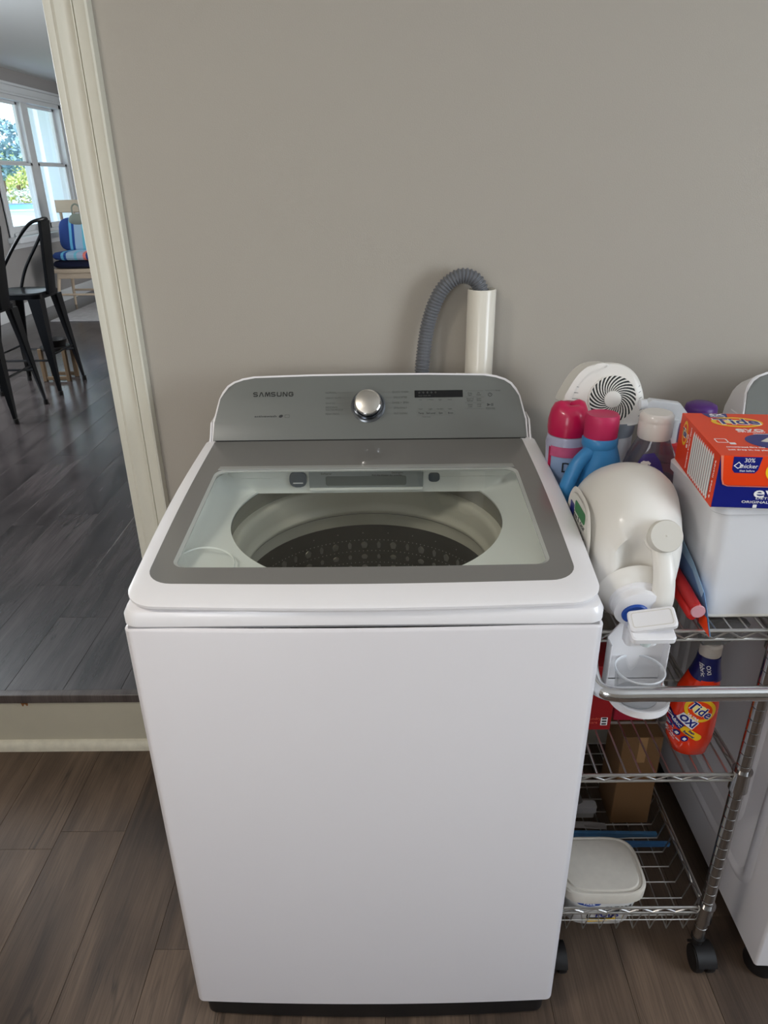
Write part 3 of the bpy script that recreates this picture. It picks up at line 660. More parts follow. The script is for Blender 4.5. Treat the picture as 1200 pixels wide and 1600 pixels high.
# console
P0 = Vector((0, 1.40, 1.0)); cn = Vector((0, -.12, .085)).normalized(); cyv = Vector((0, .085, .12)).normalized()
def console(root, dx, full=True):
    MC = Matrix((Vector((1, 0, 0)), cyv, cn)).transposed().to_4x4(); MC.translation = P0+Vector((dx, 0, 0))
    s = [(-.331, 0), (-.329, .041), (-.318, .093), (-.311, .109), (-.301, .123), (-.288, .132), (-.27, .138), (-.245, .1425), (-.12, .1455), (0, .146)]
    half = [(XC+x, y) for x, y in s]; out = half + [(XC-x*.995, y) for x, y in reversed(s[:-1])]
    gi = []
    for x, y in out:   # grey panel outline, inset so that a white rim shows
        k = .0045; gi.append((XC+(x-XC)*(1-.013), max(0.002, y-(k if y > .1 else 0))))
    top = [MC @ Vector((x, y, 0)) for x, y in out]
    back = [Vector((XC+dx+(v.x-XC-dx)*.975, 1.525, v.z-.024*(v.z-1)/.119)) for v in top]; base0 = []
    hb_ = bmesh.new()
    def R(pts): return [hb_.verts.new(p) for p in pts]
    a = R([p+Vector((0, .0, 0)) for p in top]); bk = R(back); n = len(a)
    for i in range(n-1): hb_.faces.new((a[i], a[i+1], bk[i+1], bk[i]))
    hb_.faces.new(a); hb_.faces.new(bk[::-1])
    hb_.faces.new((a[0], bk[0], bk[-1], a[-1]))
    bmesh.ops.bevel(hb_, geom=[e for e in hb_.edges if sum(v in a for v in e.verts) == 2 and e.calc_length() < .2], offset=.0025, segments=2, affect='EDGES')
    co = obj('console', hb_, M_white, root, smooth=50)
    obj('console_base', box(XC-.329+dx, XC+.329+dx, 1.405, 1.524, .90, 1.004, .004, 2), M_white, root)
    pan = obj('control_panel', plate([(x, y) for x, y in gi], off(MC, 0, 0, .0), .0016, .0006), M_grey, co)
    # bevelled white cheeks left and right of the panel base
    for sx in (-1, 1):
        xi = XC+dx+sx*.3305; x1 = XC+dx+sx*.343; cb = bmesh.new()
        inr = [(1.30, .982), (1.385, .992), (1.408, 1.012), (1.425, 1.034), (1.47, 1.036), (1.522, .99), (1.522, .95), (1.30, .95)]
        out_ = [(1.30, .972), (1.385, .976), (1.408, .978), (1.425, .980), (1.47, .982), (1.522, .975), (1.522, .95), (1.30, .95)]
        loft([[Vector((xi, y, z)) for y, z in inr], [Vector((xi+sx*.003, y, z)) for y, z in inr], [Vector((x1, y, z)) for y, z in out_]], b=cb)
        obj('side_cheek', cb, M_white, co, smooth=25)
    return MC, co, pan
MC, co, pan = console(w0, 0)
T = .0018
obj('hinge_gap', box(XC-.322, XC+.322, 1.398, 1.405, .995, 1.0025), M_dark, w0)
GL = {'S': [(.98, .90), (.80, 1), (.16, 1), (0, .84), (0, .68), (.16, .54), (.84, .46), (1, .32), (1, .16), (.84, 0), (.2, 0), (.02, .10)],
      'A': [(0, -.08), (.40, 1), (.60, 1), (1, -.08)], 'M': [(-.04, -.08), (.08, 1), (.22, 1), (.5, .0), (.78, 1), (.92, 1), (1.04, -.08)],
      'U': [(0, 1.08), (0, .18), (.16, 0), (.84, 0), (1, .18), (1, 1.08)], 'N': [(0, -.08), (0, 1), (.16, 1), (.84, 0), (1, 0), (1, 1.08)],
      'G': [(1, .78), (.84, 1), (.16, 1), (0, .82), (0, .18), (.16, 0), (.84, 0), (1, .18), (1, .5), (.58, .5)]}
for k_, ch in enumerate('SAMSUNG'):
    x0_ = -.2842+k_*.01245; w_ = .0092 if ch == 'M' else .0080; h_ = .0080; t_ = .00095; lb2 = bmesh.new()
    P_ = [(x0_+x*w_, .0975+y*h_) for x, y in GL[ch]]
    for n_, ((ax_, ay_), (bx_, by_)) in enumerate(zip(P_, P_[1:])):
        d_ = Vector((bx_-ax_, by_-ay_)).normalized(); q_ = Vector((-d_.y, d_.x))*t_; e_ = d_*t_*.45
        plate([(ax_-e_.x-q_.x, ay_-e_.y-q_.y), (bx_+e_.x-q_.x, by_+e_.y-q_.y), (bx_+e_.x+q_.x, by_+e_.y+q_.y), (ax_-e_.x+q_.x, ay_-e_.y+q_.y)], off(MC, 0, 0, T+.00001*n_), .0003, b=lb2)
    obj('lettering', lb2, mat('black_print', (14, 14, 15), .5), pan, smooth=0)
text('activewash', off(MC, -.258, .0535, T), .0062, M_print, pan, width=.046, bold=.01)
obj('eco_mark', plate(ell2(-.226, .0535, .0045, .003, 16, .4), off(MC, 0, 0, T), .0002), M_print, pan)
obj('badge_outline', ring2(rr2(-.213, .0535, .005, .0035, .001), rr2(-.213, .0535, .0042, .0027, .001), off(MC, 0, 0, T), .0002), M_fprint, pan)
for i, s in enumerate(('NORMAL', 'HEAVY DUTY', 'WHITES', 'BEDDING/\nWATERPROOF', 'PERM PRESS')):
    text(s, off(MC, -.133, .1035-i*.0117, T), .0056, M_fprint, pan, align='LEFT')
    x0 = -.108 if i != 1 else -.098
    obj('pointer_line', plate([(x0, .1033-i*.0117), (-.077, .1033-i*.0117), (-.077, .1037-i*.0117), (x0, .1037-i*.0117)], off(MC, 0, 0, T), .0002), M_fprint2, pan)
for i, s in enumerate(('QUICK WASH', 'DELICATES', 'RINSE + SPIN', 'SPIN ONLY', 'SELF CLEAN')):
    text(s, off(MC, .024, .1035-i*.0117, T), .0056, M_fprint, pan, width=.034 if i in (0, 2) else .028)
    obj('pointer_line', plate([(-.012, .1033-i*.0117), (.006, .1033-i*.0117), (.006, .1037-i*.0117), (-.012, .1037-i*.0117)], off(MC, 0, 0, T), .0002), M_fprint2, pan)
dsp = obj('display', plate(rr2(.1045, .0985, .0505, .0078, .0012), off(MC, 0, 0, T), .0004), M_lcd, pan)
for i in range(5): obj('display_icon', ring2(ell2(.064+i*.0085, .1015, .0016, .002, 12), ell2(.064+i*.0085, .1015, .0009, .0012, 12), off(MC, 0, 0, T+.0005), .0002), M_fprint, dsp)
text('WASH  RINSE  SPIN', off(MC, .075, .0945, T+.0005), .0035, M_fprint, dsp, width=.026)
for i, (s1, s2, s3) in enumerate((('Hot', 'Cold', 'Temp'), ('X-Heavy', 'Light', 'Soil Level'), ('High', 'No Spin', 'Spin'), ('Extra', 'Light', 'Rinse'))):
    x = .066+i*.0205
    text(s1, off(MC, x, .086, T), .0042, M_fprint, pan); text(s2, off(MC, x, .0655, T), .0042, M_fprint, pan)
    obj('button_outline', ring2(rr2(x+.001, .0565, .0092, .0046, .002), rr2(x+.001, .0565, .0088, .0042, .0018), off(MC, 0, 0, T), .0002), M_fprint2, pan)
    text(s3, off(MC, x+.001, .0565, T), .005, M_print, pan)
text('Hold 3 sec', off(MC, .078, .0485, T), .004, M_fprint, pan)
for j, (s1, s2) in enumerate((('Delay\nStart', 'My\nCycle'), ('Deep Fill\nRefresh', 'Extra\nRinse'), ('Smart\nCare', 'Child\nLock'))):
    text(s1, off(MC, .170, .097-j*.0125, T), .0042, M_fprint, pan); text(s2, off(MC, .1885, .0975-j*.0125, T), .0042, M_fprint, pan)
    obj('divider_line', plate([(.160, .0905-j*.0128), (.199, .0905-j*.0128), (.199, .0909-j*.0128), (.160, .0909-j*.0128)], off(MC, 0, 0, T), .0002), M_fprint2, pan)
obj('divider_line', plate([(.160, .104), (.198, .104), (.198, .1044), (.160, .1044)], off(MC, 0, 0, T), .0002), M_fprint2, pan)
obj('divider_line', plate([(.202, .1045), (.222, .1045), (.222, .1049), (.202, .1049)], off(MC, 0, 0, T), .0002), M_fprint, pan)
text('Power', off(MC, .229, .1045, T), .004, M_fprint, pan)
pw = []
for i in range(17):
    a = PI/2+.45+i/16*(2*PI-.9); pw.append((math.cos(a), math.sin(a)))
obj('power_icon', plate([(.212+.0042*c, .0955+.0042*s_) for c, s_ in pw]+[(.212+.0034*c, .0955+.0034*s_) for c, s_ in reversed(pw)], off(MC, 0, 0, T), .0002), M_print, pan)
obj('power_icon', plate([(.2116, .0955), (.2124, .0955), (.2124, .1005), (.2116, .1005)], off(MC, 0, 0, T), .0002), M_print, pan)
for pts in ([(.2055, .0705), (.2065, .0705), (.2065, .0765), (.2055, .0765)], [(.2075, .071), (.2105, .0735), (.2075, .076)], [(.2125, .073), (.2125, .074), (.2105, .074), (.2105, .073)], [(.214, .0705), (.215, .0705), (.215, .0765), (.214, .0765)], [(.2165, .0705), (.2175, .0705), (.2175, .0765), (.2165, .0765)]):
    obj('start_icon', plate(pts, off(MC, 0, 0, T), .0002), M_print, pan)
text('Hold to Start', off(MC, .212, .066, T), .0042, M_fprint, pan, width=.019)
obj('divider_line', plate([(.202, .0625), (.222, .0625), (.222, .0629), (.202, .0629)], off(MC, 0, 0, T), .0002), M_fprint2, pan)
kc = MC @ Vector((-.0435, .0735, T))
dl = obj('dial', lathe([(.036, 0), (.036, .0012), (.033, .0025), (.0325, .001)], kc, cn, 48), mat('dial_surround', (112, 116, 120), .2, metal=.7), pan)
obj('dial_ring', lathe([(.0305, .0), (.0310, .002), (.0300, .0035), (.0285, .003)], kc, cn, 48), M_chrome, dl)
obj('dial_skirt', lathe([(.0275, .002), (.0265, .012), (.0255, .016)], kc, cn, 48), mat('dial_blue_grey', (60, 68, 78), .12, metal=.9), dl)
obj('dial_knob', lathe([(.0255, .016), (.0265, .018), (.0268, .024), (.0262, .0275), (.0245, .0285), (.0, .0288)], kc, cn, 48), M_brushed, dl, smooth=30)
obj('knob_bezel', lathe([(.0266, .0215), (.0274, .023), (.0272, .0275), (.0252, .0288), (.0250, .0280)], kc, cn, 48), M_chrome, dl)

# ------------------------------------------------------------------ drain hose and standpipe behind the washer
px, py = .199, 1.5595; PR = .0302
t = thing('standpipe', 'white plastic standpipe rising behind the washing machine', 'pipe', (px, py, .3))
obj('pipe', lathe([(PR, .0), (PR, .976), (PR-.001, .978), (PR-.0035, .978), (PR-.004, .976), (PR-.004, .8)], (px, py, .3), N=40, caps=False), M_pvc, t)
obj('wall_clip', box(px-.05, px+.01, py+.031, YB-.001, 1.05, 1.09, .004, 1), M_pvc, t)
rough_ = [(px-.045, YB-.004), (px-.025, YB-.008), (px-.03, YB-.003)]
sp_pts = spath([(.068, 1.56, .85), (.072, 1.56, 1.05), (.076, 1.562, 1.13), (.088, 1.567, 1.21), (.112, 1.564, 1.272), (.146, 1.562, 1.302), (.178, 1.561, 1.300), (.197, 1.561, 1.275), (.203, 1.561, 1.22)], 40)
dist = [0]
for a, c in zip(sp_pts, sp_pts[1:]): dist.append(dist[-1]+(c-a).length)
# resample evenly: 4 rings per corrugation
Ltot = dist[-1]; npt = int(Ltot/.0017); even = []; j = 0
for i in range(npt):
    s = Ltot*i/(npt-1)
    while j < len(dist)-2 and dist[j+1] < s: j += 1
    f = (s-dist[j])/max(dist[j+1]-dist[j], 1e-9); even.append(sp_pts[j].lerp(sp_pts[j+1], f))
pat = (0.0138, .0163, .0163, .0138)
o = obj('drain_hose', tube(even, lambda f: pat[int(round(f*(npt-1))) % 4], 20), M_hose, at=(.068, 1.56, .85), smooth=0)
tag(o, 'grey corrugated drain hose arching into the white standpipe', 'hose')

# ------------------------------------------------------------------ dryer
DX = 1.103
d0 = thing('clothes_dryer', 'white dryer standing right of the wire cart, mostly outside the frame', 'dryer', (XC+DX, 1.2, 0))
obj('cabinet', loft([bowed(LX0+DX+d, LX1+DX-d, .905+d, 1.522-d, .006, .006, z) for d, z in ((.004, .052), (0, .056), (0, .955), (.004, .968), (.014, .975))]), M_cab, d0)
for sx in (-1, 1):
    for y in (.945, 1.45): obj('foot', lathe([(.032, 0), (.035, .01), (.03, .053)], (XC+DX+sx*.302, y, 0), N=20), M_black, d0)
obj('plinth', box(LX0+DX+.02, LX1+DX-.02, .925, 1.53, .012, .052, .004, 1), M_black, d0)
obj('door', lathe([(.22, 0), (.225, .008), (.21, .02), (.17, .028), (.15, .012), (.0, .004)], (XC+DX, .90, .5), (0, -1, 0), 48), M_grey, d0)
sxp = LX0+DX
def emboss(y0, y1, z0, z1, r):
    p = [(v.x, v.y) for v in rrect((y0+y1)/2, (z0+z1)/2, (y1-y0)/2, (z1-z0)/2, r, n=8)]
    return tube([(sxp+.0005, y, z) for y, z in p], 1, 10, closed=True, ell=(.012, .0028), up=(0, 0, 1))
def embring(y0, y1, z0, z1, r, hw=.016, h=.006):
    def lp_(d): return [(v.x, v.y) for v in rrect((y0+y1)/2, (z0+z1)/2, (y1-y0)/2-d, (z1-z0)/2-d, max(r-d, .01), n=8)]
    rings = []
    for d, hh in ((0, 0), (.35, .8), (.5, 1), (.65, .8), (1, 0)):
        rings.append([Vector((sxp+.0004-h*hh, y, z)) for y, z in lp_(d*hw*2)])
    return loft(rings, False, False)
obj('pressed_rib', embring(.985, 1.50, .15, .92, .06), M_cab, d0, smooth=60)
obj('pressed_rib', embring(1.06, 1.44, .235, .86, .07, .012), M_cab, d0, smooth=60)
MCd, cod, pand = console(d0, DX)
obj('dial', lathe([(.031, 0), (.031, .008), (.028, .012), (.0, .012)], MCd @ Vector((XC, .073, .002)), cn, 32), M_brushed, pand)

# ------------------------------------------------------------------ wire cart
cx0, cx1, cy0, cy1 = .321, .622, .952, 1.50
ct = thing('wire_cart', 'chrome three-tier wire cart on black casters between the two machines', 'cart', ((cx0+cx1)/2, (cy0+cy1)/2, 0))
for x in (cx0, cx1):
    for y in (cy0, cy1):
        pr_ = [(.0115, .075)]; z = .09
        while z < .855:
            pr_ += [(.0125, z), (.0125, z+.0225), (.0112, z+.0232), (.0112, z+.0248)]; z += .0255
        pr_ += [(.0125, z), (.0125, .862), (.009, .868), (0, .869)]
        obj('post', lathe(pr_, (x, y, 0), N=18), M_post, ct, smooth=30)
        for zz in (.155, .51, .818):
            obj('collar', lathe([(.0125, -.024), (.0165, -.024), (.0150, .018), (.0175, .0185), (.0175, .022), (.0125, .022)], (x, y, zz), N=20), M_post, ct, smooth=30)
        cs = obj('caster', lathe([(.010, .058), (.010, .075), (.014, .0755), (.014, .08)], (x, y, 0), N=14), M_black, ct)
        ax = .022; yy = y-.012; xw = x+.010
        for s in (-1, 1):
            obj('wheel', lathe([(.0, -.008), (.018, -.009), (.0255, -.008), (.027, -.004), (.027, .004), (.0255, .008), (.018, .009), (.0, .008)], (xw+s*.0115, yy, .0272), (1, 0, 0), 28), M_black, cs)
        hood = loft([[Vector((xw+sx_, yy+(.0285+dd)*math.cos(a), .0275+(.0285+dd)*math.sin(a))) for sx_, dd in ((-.019, 0), (-.019, .005), (.019, .005), (.019, 0))] for a in [math.radians(q) for q in range(20, 161, 14)]])
        obj('hood', hood, M_black, cs)
def rail_side(p, q, ztop, zbot, n, b):
    p, q = Vector(p), Vector(q)
    def at(f, z): v = p.lerp(q, f); v.z = z; return v
    tube([at(0, ztop), at(1, ztop)], .0030, 8, b=b); tube([at(0, zbot), at(1, zbot)], .0026, 8, b=b)
    pts = []
    for i in range(2*n+1): pts.append(at((i+.0)/(2*n), ztop-.002 if i % 2 else zbot+.002))
    tube(pts, .0019, 6, b=b)
def shelf(z, dz, basket=False):
    b = bmesh.new()
    rail_side((cx0+.012, cy0, 0), (cx1-.012, cy0, 0), z, z-dz, 6, b); rail_side((cx0+.012, cy1, 0), (cx1-.012, cy1, 0), z, z-dz, 5, b)
    rail_side((cx0, cy0+.012, 0), (cx0, cy1-.012, 0), z, z-dz, 10, b); rail_side((cx1, cy0+.012, 0), (cx1, cy1-.012, 0), z, z-dz, 10, b)
    sh = obj('basket_shelf' if basket else 'shelf', b, M_wire, ct)
    b = bmesh.new()
    if not basket:
        x = cx0+.02
        while x < cx1-.005: tube([(x, cy0, z-.001), (x, cy1, z-.001)], .0017, 6, b=b); x += .0258
        for y in (cy0+.14, cy0+.27, cy0+.41): tube([(cx0, y, z-.005), (cx1, y, z-.005)], .0026, 6, b=b)
    else:
        zb = .098; ins = .012
        x = cx0+.03
        while x < cx1-.015:
            tube([(x-.010, cy0, z-dz), (x, cy0+ins*.3, zb), (x+.010, cy0, z-dz)], .0015, 6, b=b)
            tube([(x, cy0+ins*.3, zb), (x, cy1-ins, zb), (x, cy1, z-dz)], .0015, 6, b=b); x += .034
        y = cy0+.03
        while y < cy1-.01:
            tube([(cx0, y, z-dz), (cx0+ins, y, zb+.003), (cx1-ins, y, zb+.003), (cx1, y, z-dz)], .0017, 6, b=b); y += .038
        tube([(cx0+.01, cy0+.001, .128), (cx1-.01, cy0+.001, .128)], .0012, 6, b=b)
    obj('wires', b, M_wire, sh, kind='stuff')
shelf(.166, .015, True); shelf(.521, .014); shelf(.829, .017)
hp = spath([(cx0, cy0-.01, .79), (cx0-.008, cy0-.05, .786), (cx0-.006, cy0-.082, .782), (cx0+.016, cy0-.094, .781), (cx0+.05, cy0-.095, .781)], 6)
hp2 = [Vector((cx0+cx1-p.x+.03, p.y, p.z)) for p in reversed(hp)]
obj('push_handle', tube(hp+hp2, .0118, 20), M_chrome, ct)
obj('handle_bracket', box(cx0-.008, cx0+.008, cy0-.03, cy0-.008, .775, .80, .003, 1), M_post, ct)
obj('handle_bracket', box(cx1+.01, cx1+.036, cy0-.03, cy0-.0, .775, .80, .003, 1), M_post, ct)
ZS = .8305; ZM = .5215; ZBk = .1035

# ------------------------------------------------------------------ things on the top shelf
# big white dispenser jug lying down
jr = thing('detergent_jug', 'large milky white detergent jug lying down with press tap, label facing the washer', 'jug', (.405, 1.08, ZS))
secs = [(.952, .398, .905, .026, .035), (.957, .395, .915, .042, .058), (.966, .393, .922, .053, .077), (.98, .392, .930, .0615, .092), (1.00, .394, .938, .069, .103),
        (1.03, .3965, .9455, .0755, .1125), (1.06, .3985, .950, .0810, .1175), (1.09, .3995, .948, .0838, .1155), (1.12, .3995, .9435, .084, .111), (1.145, .399, .937, .082, .1045), (1.162, .399, .930, .076, .094), (1.172, .399, .922, .066, .08)]
rings = []
for y, x, z, hx_, hz_ in secs:
    up_ = sell(x, z, hx_+.001, hz_, 0, 2.25, 48); lo_ = sell(x, z, hx_, hz_, 0, 3.0, 48)
    rings.append([Vector((u.x, y, u.y)) if u.y >= z else Vector((l.x, y, l.y)) for u, l in zip(up_, lo_)])
body = loft(rings)
# thumb hollow beside the handle
for v in body.verts:
    d = ((v.co.x-.381)/.030)**2+((v.co.z-.945)/.050)**2
    if v.co.y < 1.02 and d < 1: v.co.y += .034*(1-d)
obj('body', body, M_hd, jr, smooth=70)
Mlab = basis((.3135, 1.07, .940), (-1, 0, 0), (0, -1, 0))
def ring_side(rx, rz, w_, h_, x_):
    def lp_(k): return [Vector((x_-h_*hh, 1.070+(rx-k*w_)*v.x, .940+(rz-k*w_)*v.y)) for v in sell(0, 0, 1, 1, 0, 3, 40)]
    out = []
    for k, hh in ((0, 0), (.5, 1), (1, 0)):
        out.append([Vector((x_-h_*hh, 1.070+(rx-k*w_)*v.x, .940+(rz-k*w_)*v.y)) for v in sell(0, 0, 1, 1, 0, 3, 40)])
    return loft(out, False, False)
obj('label_rim', ring_side(.074, .080, .010, .0035, .3155), M_hd, jr, smooth=70)
obj('label', plate([(p.x, p.y) for p in sell(0, 0, .064, .070, 0, 3, 40)], Mlab, .0008), mat('label_white', (226, 224, 216), .4), jr)
obj('label_green_band', plate(rr2(.010, .050, .032, .010, .006), off(Mlab, 0, 0, .001), .0004), M_green, jr)
obj('label_blue_block', plate(rr2(-.038, .034, .012, .014, .003), off(Mlab, 0, 0, .001), .0004), M_tideb, jr)
for i, (s, wd_, y_) in enumerate((('free & clear', .07, .044), ('no dyes or perfumes', .075, .026), ('for sensitive skin', .07, .010), ('laundry detergent', .08, -.006), ('unscented', .06, -.024), ('96 loads', .05, -.042))):
    text(s, off(Mlab, .008, y_-.010, .001), .014, M_print if i % 2 else M_fprint, jr, width=wd_)
# handle strip, filler neck and cap
hs = spath([(.4135, .99, .992), (.4145, .962, .972), (.4155, .941, .945), (.4155, .932, .915), (.415, .932, .895), (.414, .940, .880), (.412, .962, .874)], 6)
obj('grip', tube(hs, lambda f: .86+.32*f, 20, ell=(.0105, .017), up=(0, -1, .2)), M_hd, jr, smooth=70)
ax = Vector((-.05, -.86, .5)).normalized(); cc = Vector((.4145, .966, .992))
obj('filler_neck', lathe([(.026, -.03), (.024, -.012), (.026, -.010), (.026, -.007), (.0235, -.005), (.0235, 0)], cc, ax, 32), M_hd, jr)
cp_ = obj('filler_cap', lathe([(.0245, .0), (.0245, .004), (.0235, .0045), (.0235, .006), (.0248, .0065), (.0246, .019), (.0235, .021), (.0, .0212)], cc, ax, 36), M_cap, jr)
obj('cap_nub', lathe([(.0018, 0), (.0012, .0008), (0, .001)], cc+ax*.0212, ax, 12), M_cap, cp_)
# spout at the lower front with press tap
sa = Vector((-.02, -.95, -.28)).normalized(); s0 = Vector((.384, .962, .890))
obj('spout_shoulder', lathe([(.056, -.012), (.052, 0), (.044, .006), (.041, .009)], s0, sa, 40), M_hd, jr)
obj('spout_ring', lathe([(.040, .006), (.0415, .010), (.040, .014), (.036, .016), (.035, .022), (.038, .023), (.0375, .03), (.031, .033)], s0, sa, 40), M_hd2, jr, label='ribbed white collar around the spout')
tp = s0+sa*.028+Vector((-.006, 0, -.004))
blr = obj('tap_ring', lathe([(.0205, 0), (.0205, .006), (.019, .008), (.015, .008)], tp, sa, 32), M_blue, jr)
obj('tap_body', loft([rrect(.381, .908, .024, .014, .008, z=z_, n=4) for z_ in (.842, .848, .862, .868)]), M_hd2, jr)
def tilted(bm_, c, ax_, ang): bm_.transform(Matrix.Translation(c) @ Matrix.Rotation(ang, 4, ax_) @ Matrix.Translation(-Vector(c))); return bm_
b = loft([rrect(.390, .893, .034-d, .017-d, .006, z=z_, n=4) for d, z_ in ((.002, .889), (0, .891), (0, .899), (.002, .901))])
tilted(b, (.388, .90, .89), 'Y', math.radians(-15)); tilted(b, (.388, .90, .89), 'X', math.radians(28)); obj('press_button', b, M_hd2, jr)
obj('button_inset', tilted(tilted(ring2(rr2(.390, .893, .029, .0125, .004), rr2(.390, .893, .028, .0115, .0035), Matrix.Translation((0, 0, .9008)), .0006), (.388, .90, .89), 'Y', math.radians(-15)), (.388, .90, .89), 'X', math.radians(28)), M_cap, jr)
b = loft([rrect(.389, .888, .033-d, .017-d, .006, z=z_, n=4) for d, z_ in ((.002, .868), (0, .870), (0, .878), (.002, .880))]); tilted(b, (.388, .90, .87), 'X', math.radians(15)); obj('tap_wing', b, M_hd2, jr)
obj('tap_pillar', lathe([(.007, .862), (.007, .89)], (.386, .892, 0), N=14), M_blue, jr)
obj('tap_nozzle', lathe([(.0075, 0), (.0085, .004), (.0095, .02)], (.385, .893, .846), N=18), mat('clear_pale_plastic', (222, 232, 228), .2), jr)

# drip tray hanging on the spout, with the measuring cup standing in it
tr = thing('drip_tray', 'white plastic cup tray hooked below the jug tap, front of the cart', 'tray', (.395, .92, .737))
yb_, tz = .949, .739
bp_ = [(-.048, 0), (.0455, 0), (.0455, .075), (.042, .08), (.02, .10), (-.018, .118), (-.03, .112), (-.048, .085)]
obj('back_plate', plate(bp_, basis((.395, yb_, tz), (0, -1, 0), (1, 0, 0)), .003, .001), M_hd2, tr)
for x_ in (-.048, .043):
    obj('side_flange', box(.395+x_, .395+x_+.0025, yb_-.022, yb_, tz, tz+.080, .001, 1), M_hd2, tr)
tcx, tcy, trad = .3945, yb_-.042, .0475
outl = [(tcx+trad*math.cos(a), tcy+trad*math.sin(a)) for a in [PI+PI*i/24 for i in range(25)]]
base = [(tcx+trad, yb_), (tcx-trad, yb_)]
def th_(pts, z): return [Vector((x, y, z)) for x, y in pts]
fo = outl+base; fi = [(tcx+(x-tcx)*.93, tcy+(y-tcy)*.93 if y < yb_-.001 else y-.003) for x, y in fo]
fm = [(tcx+(x-tcx)*.9, tcy+(y-tcy)*.9 if y < yb_-.001 else y-.003) for x, y in fo]
obj('dish', loft([th_(fm, tz-.012), th_(fo, tz-.009), th_(fo, tz+.003), th_(fi, tz+.003), th_(fm, tz-.006)], True, True), M_hd2, tr)
M_cup = thin_glass('cup_plastic', (254, 254, 254), .08, 1.4, .8, .07, (250, 250, 252))
cz_ = tz-.0055; ccx, ccy = tcx-.003, tcy+.004
cu = thing('measuring_cup', 'clear plastic measuring cup standing in the white drip tray', 'cup', (ccx, ccy, cz_))
obj('body', lathe([(.032, 0), (.0335, .001), (.037, .051), (.0365, .051), (.0330, .002), (.0, .002)], (ccx, ccy, cz_), N=48, caps=False), M_cup, cu)
obj('rim', lathe([(.0364, .050), (.0385, .0505), (.0390, .053), (.0380, .0545), (.0364, .0535), (.0364, .050)], (ccx, ccy, cz_), N=48, caps=False), mat('cup_rim_plastic', (236, 238, 240), .25, alpha=.75), cu)
obj('base_disc', lathe([(.0, .0), (.0325, .0), (.0325, .0018), (.0, .0018)], (ccx, ccy, cz_), N=40), mat('etched_base', (206, 208, 210), .5, var=.3, vscale=120, alpha=.8), cu)

# white tub under the orange box
bt_ = thing('storage_tub', 'large glossy white tub with the orange detergent box on top', 'tub', (.607, 1.08, ZS))
bx = lambda z, g=0: rrect(.607, 1.08, .099+g+(z-ZS)*.05, .092+g+(z-ZS)*.04, .022, z=z, n=6)
obj('body', loft([bx(ZS, -.006), bx(ZS+.006, 0), bx(ZS+.193, 0)]), M_bin, bt_)
obj('lid', loft([bx(ZS+.191, .003), bx(ZS+.193, .005), bx(ZS+.206, .005), bx(ZS+.208, .002)]), M_bin, bt_)
obj('foot_rim', loft([bx(ZS, .0), bx(ZS+.003, .002), bx(ZS+.006, .0)]), M_cap, bt_)

# orange box of detergent tiles
EX0, EX1, EY0, EY1, EZ0 = .497, .765, .985, 1.19, ZS+.2085; EH = .082; EZ1 = EZ0+EH
eb = thing('detergent_box', 'orange and navy Tide evo detergent box on the white tub', 'box', ((EX0+EX1)/2, (EY0+EY1)/2, EZ0))
obj('carton', box(EX0, EX1, EY0, EY1, EZ0, EZ1, .0012, 1), M_tideb, eb)
obj('orange_sleeve', box(EX0-.0004, EX0+.002, EY0+.0006, EY1+.0004, EZ0, EZ1+.0004), M_tide, eb, smooth=0)
obj('flap', box(EX0-.0004, EX1+.0004, EY0-.0002, EY1+.0004, EZ1-.001, EZ1+.0012, .0004, 1), M_tide, eb)
Mfr = basis((EX0, EY0-.0004, EZ0), (0, -1, 0), (1, 0, 0)); Mtp = basis((EX0, EY0, EZ1+.0013), (0, 0, 1), (1, 0, 0)); Msd = basis((EX0-.0006, EY1, EZ0), (-1, 0, 0), (0, -1, 0))
fl = [(.010, EH+.001), (.004, .046), (.008, .038), (.016, .036), (.268, .036), (.268, EH+.001)]
ff = obj('front_flap', plate([(.004, EH+.0012), (.009, .046), (.012, .039), (.018, .037), (.268, .037), (.268, EH+.0012)], Mfr, .0012, .0003), M_tide, eb)
obj('flap_edge', plate([(.0, EH+.0012), (.004, EH+.0012), (.009, .046), (.012, .0385), (.018, .0362), (.268, .0362), (.268, .0352), (.017, .0352), (.010, .038), (.007, .046)], off(Mfr, 0, 0, .0004), .0006), mat('coral_edge', (236, 130, 100), .6), eb)
obj('navy_patch', plate([(.018, EH), (.058, EH), (.055, .062), (.051, .057), (.023, .057), (.019, .062)], off(Mfr, 0, 0, .0013), .0002), M_tideb, ff)
text('30%\nthicker', off(Mfr, .041, .072, .0016), .009, M_wprint, ff); text('than before', off(Mfr, .040, .0605, .0016), .0045, M_wprint, ff)
obj('tile_icon', ring2([(.020, .068), (.0265, .0745), (.033, .068), (.0265, .0635)], [(.0215, .068), (.0265, .073), (.0315, .068), (.0265, .0648)], off(Mfr, 0, 0, .0016), .0002), M_wprint, ff)
def logo(M, x, y, rx, ry, parent, ts, rot=0):
    ma = off(M, x, y, 0, rot)
    o1 = obj('logo_ring', plate(ell2(0, 0, rx, ry, 40), off(ma, 0, 0, 0), .0002), M_yel, parent)
    obj('logo_centre', plate(ell2(0, 0, rx*.8, ry*.74, 40), off(ma, 0, 0, .0002), .0001), M_tide, parent)
    obj('logo_glow', plate(ell2(0, 0, rx*.55, ry*.42, 40), off(ma, 0, 0, .0003), .0001), mat('pale_yellow_print', (255, 236, 150), .5), parent)
    text('Tide', off(ma, -.0, -.0, .0004), ts*1.0, M_wprint, parent, width=rx*1.66+.05*ts, bold=.04)
    text('Tide', off(ma, 0, 0, .0008), ts, M_tideb, parent, width=rx*1.66, bold=.012)
logo(off(Mfr, 0, 0, .0014), .098, .061, .032, .022, ff, .034)
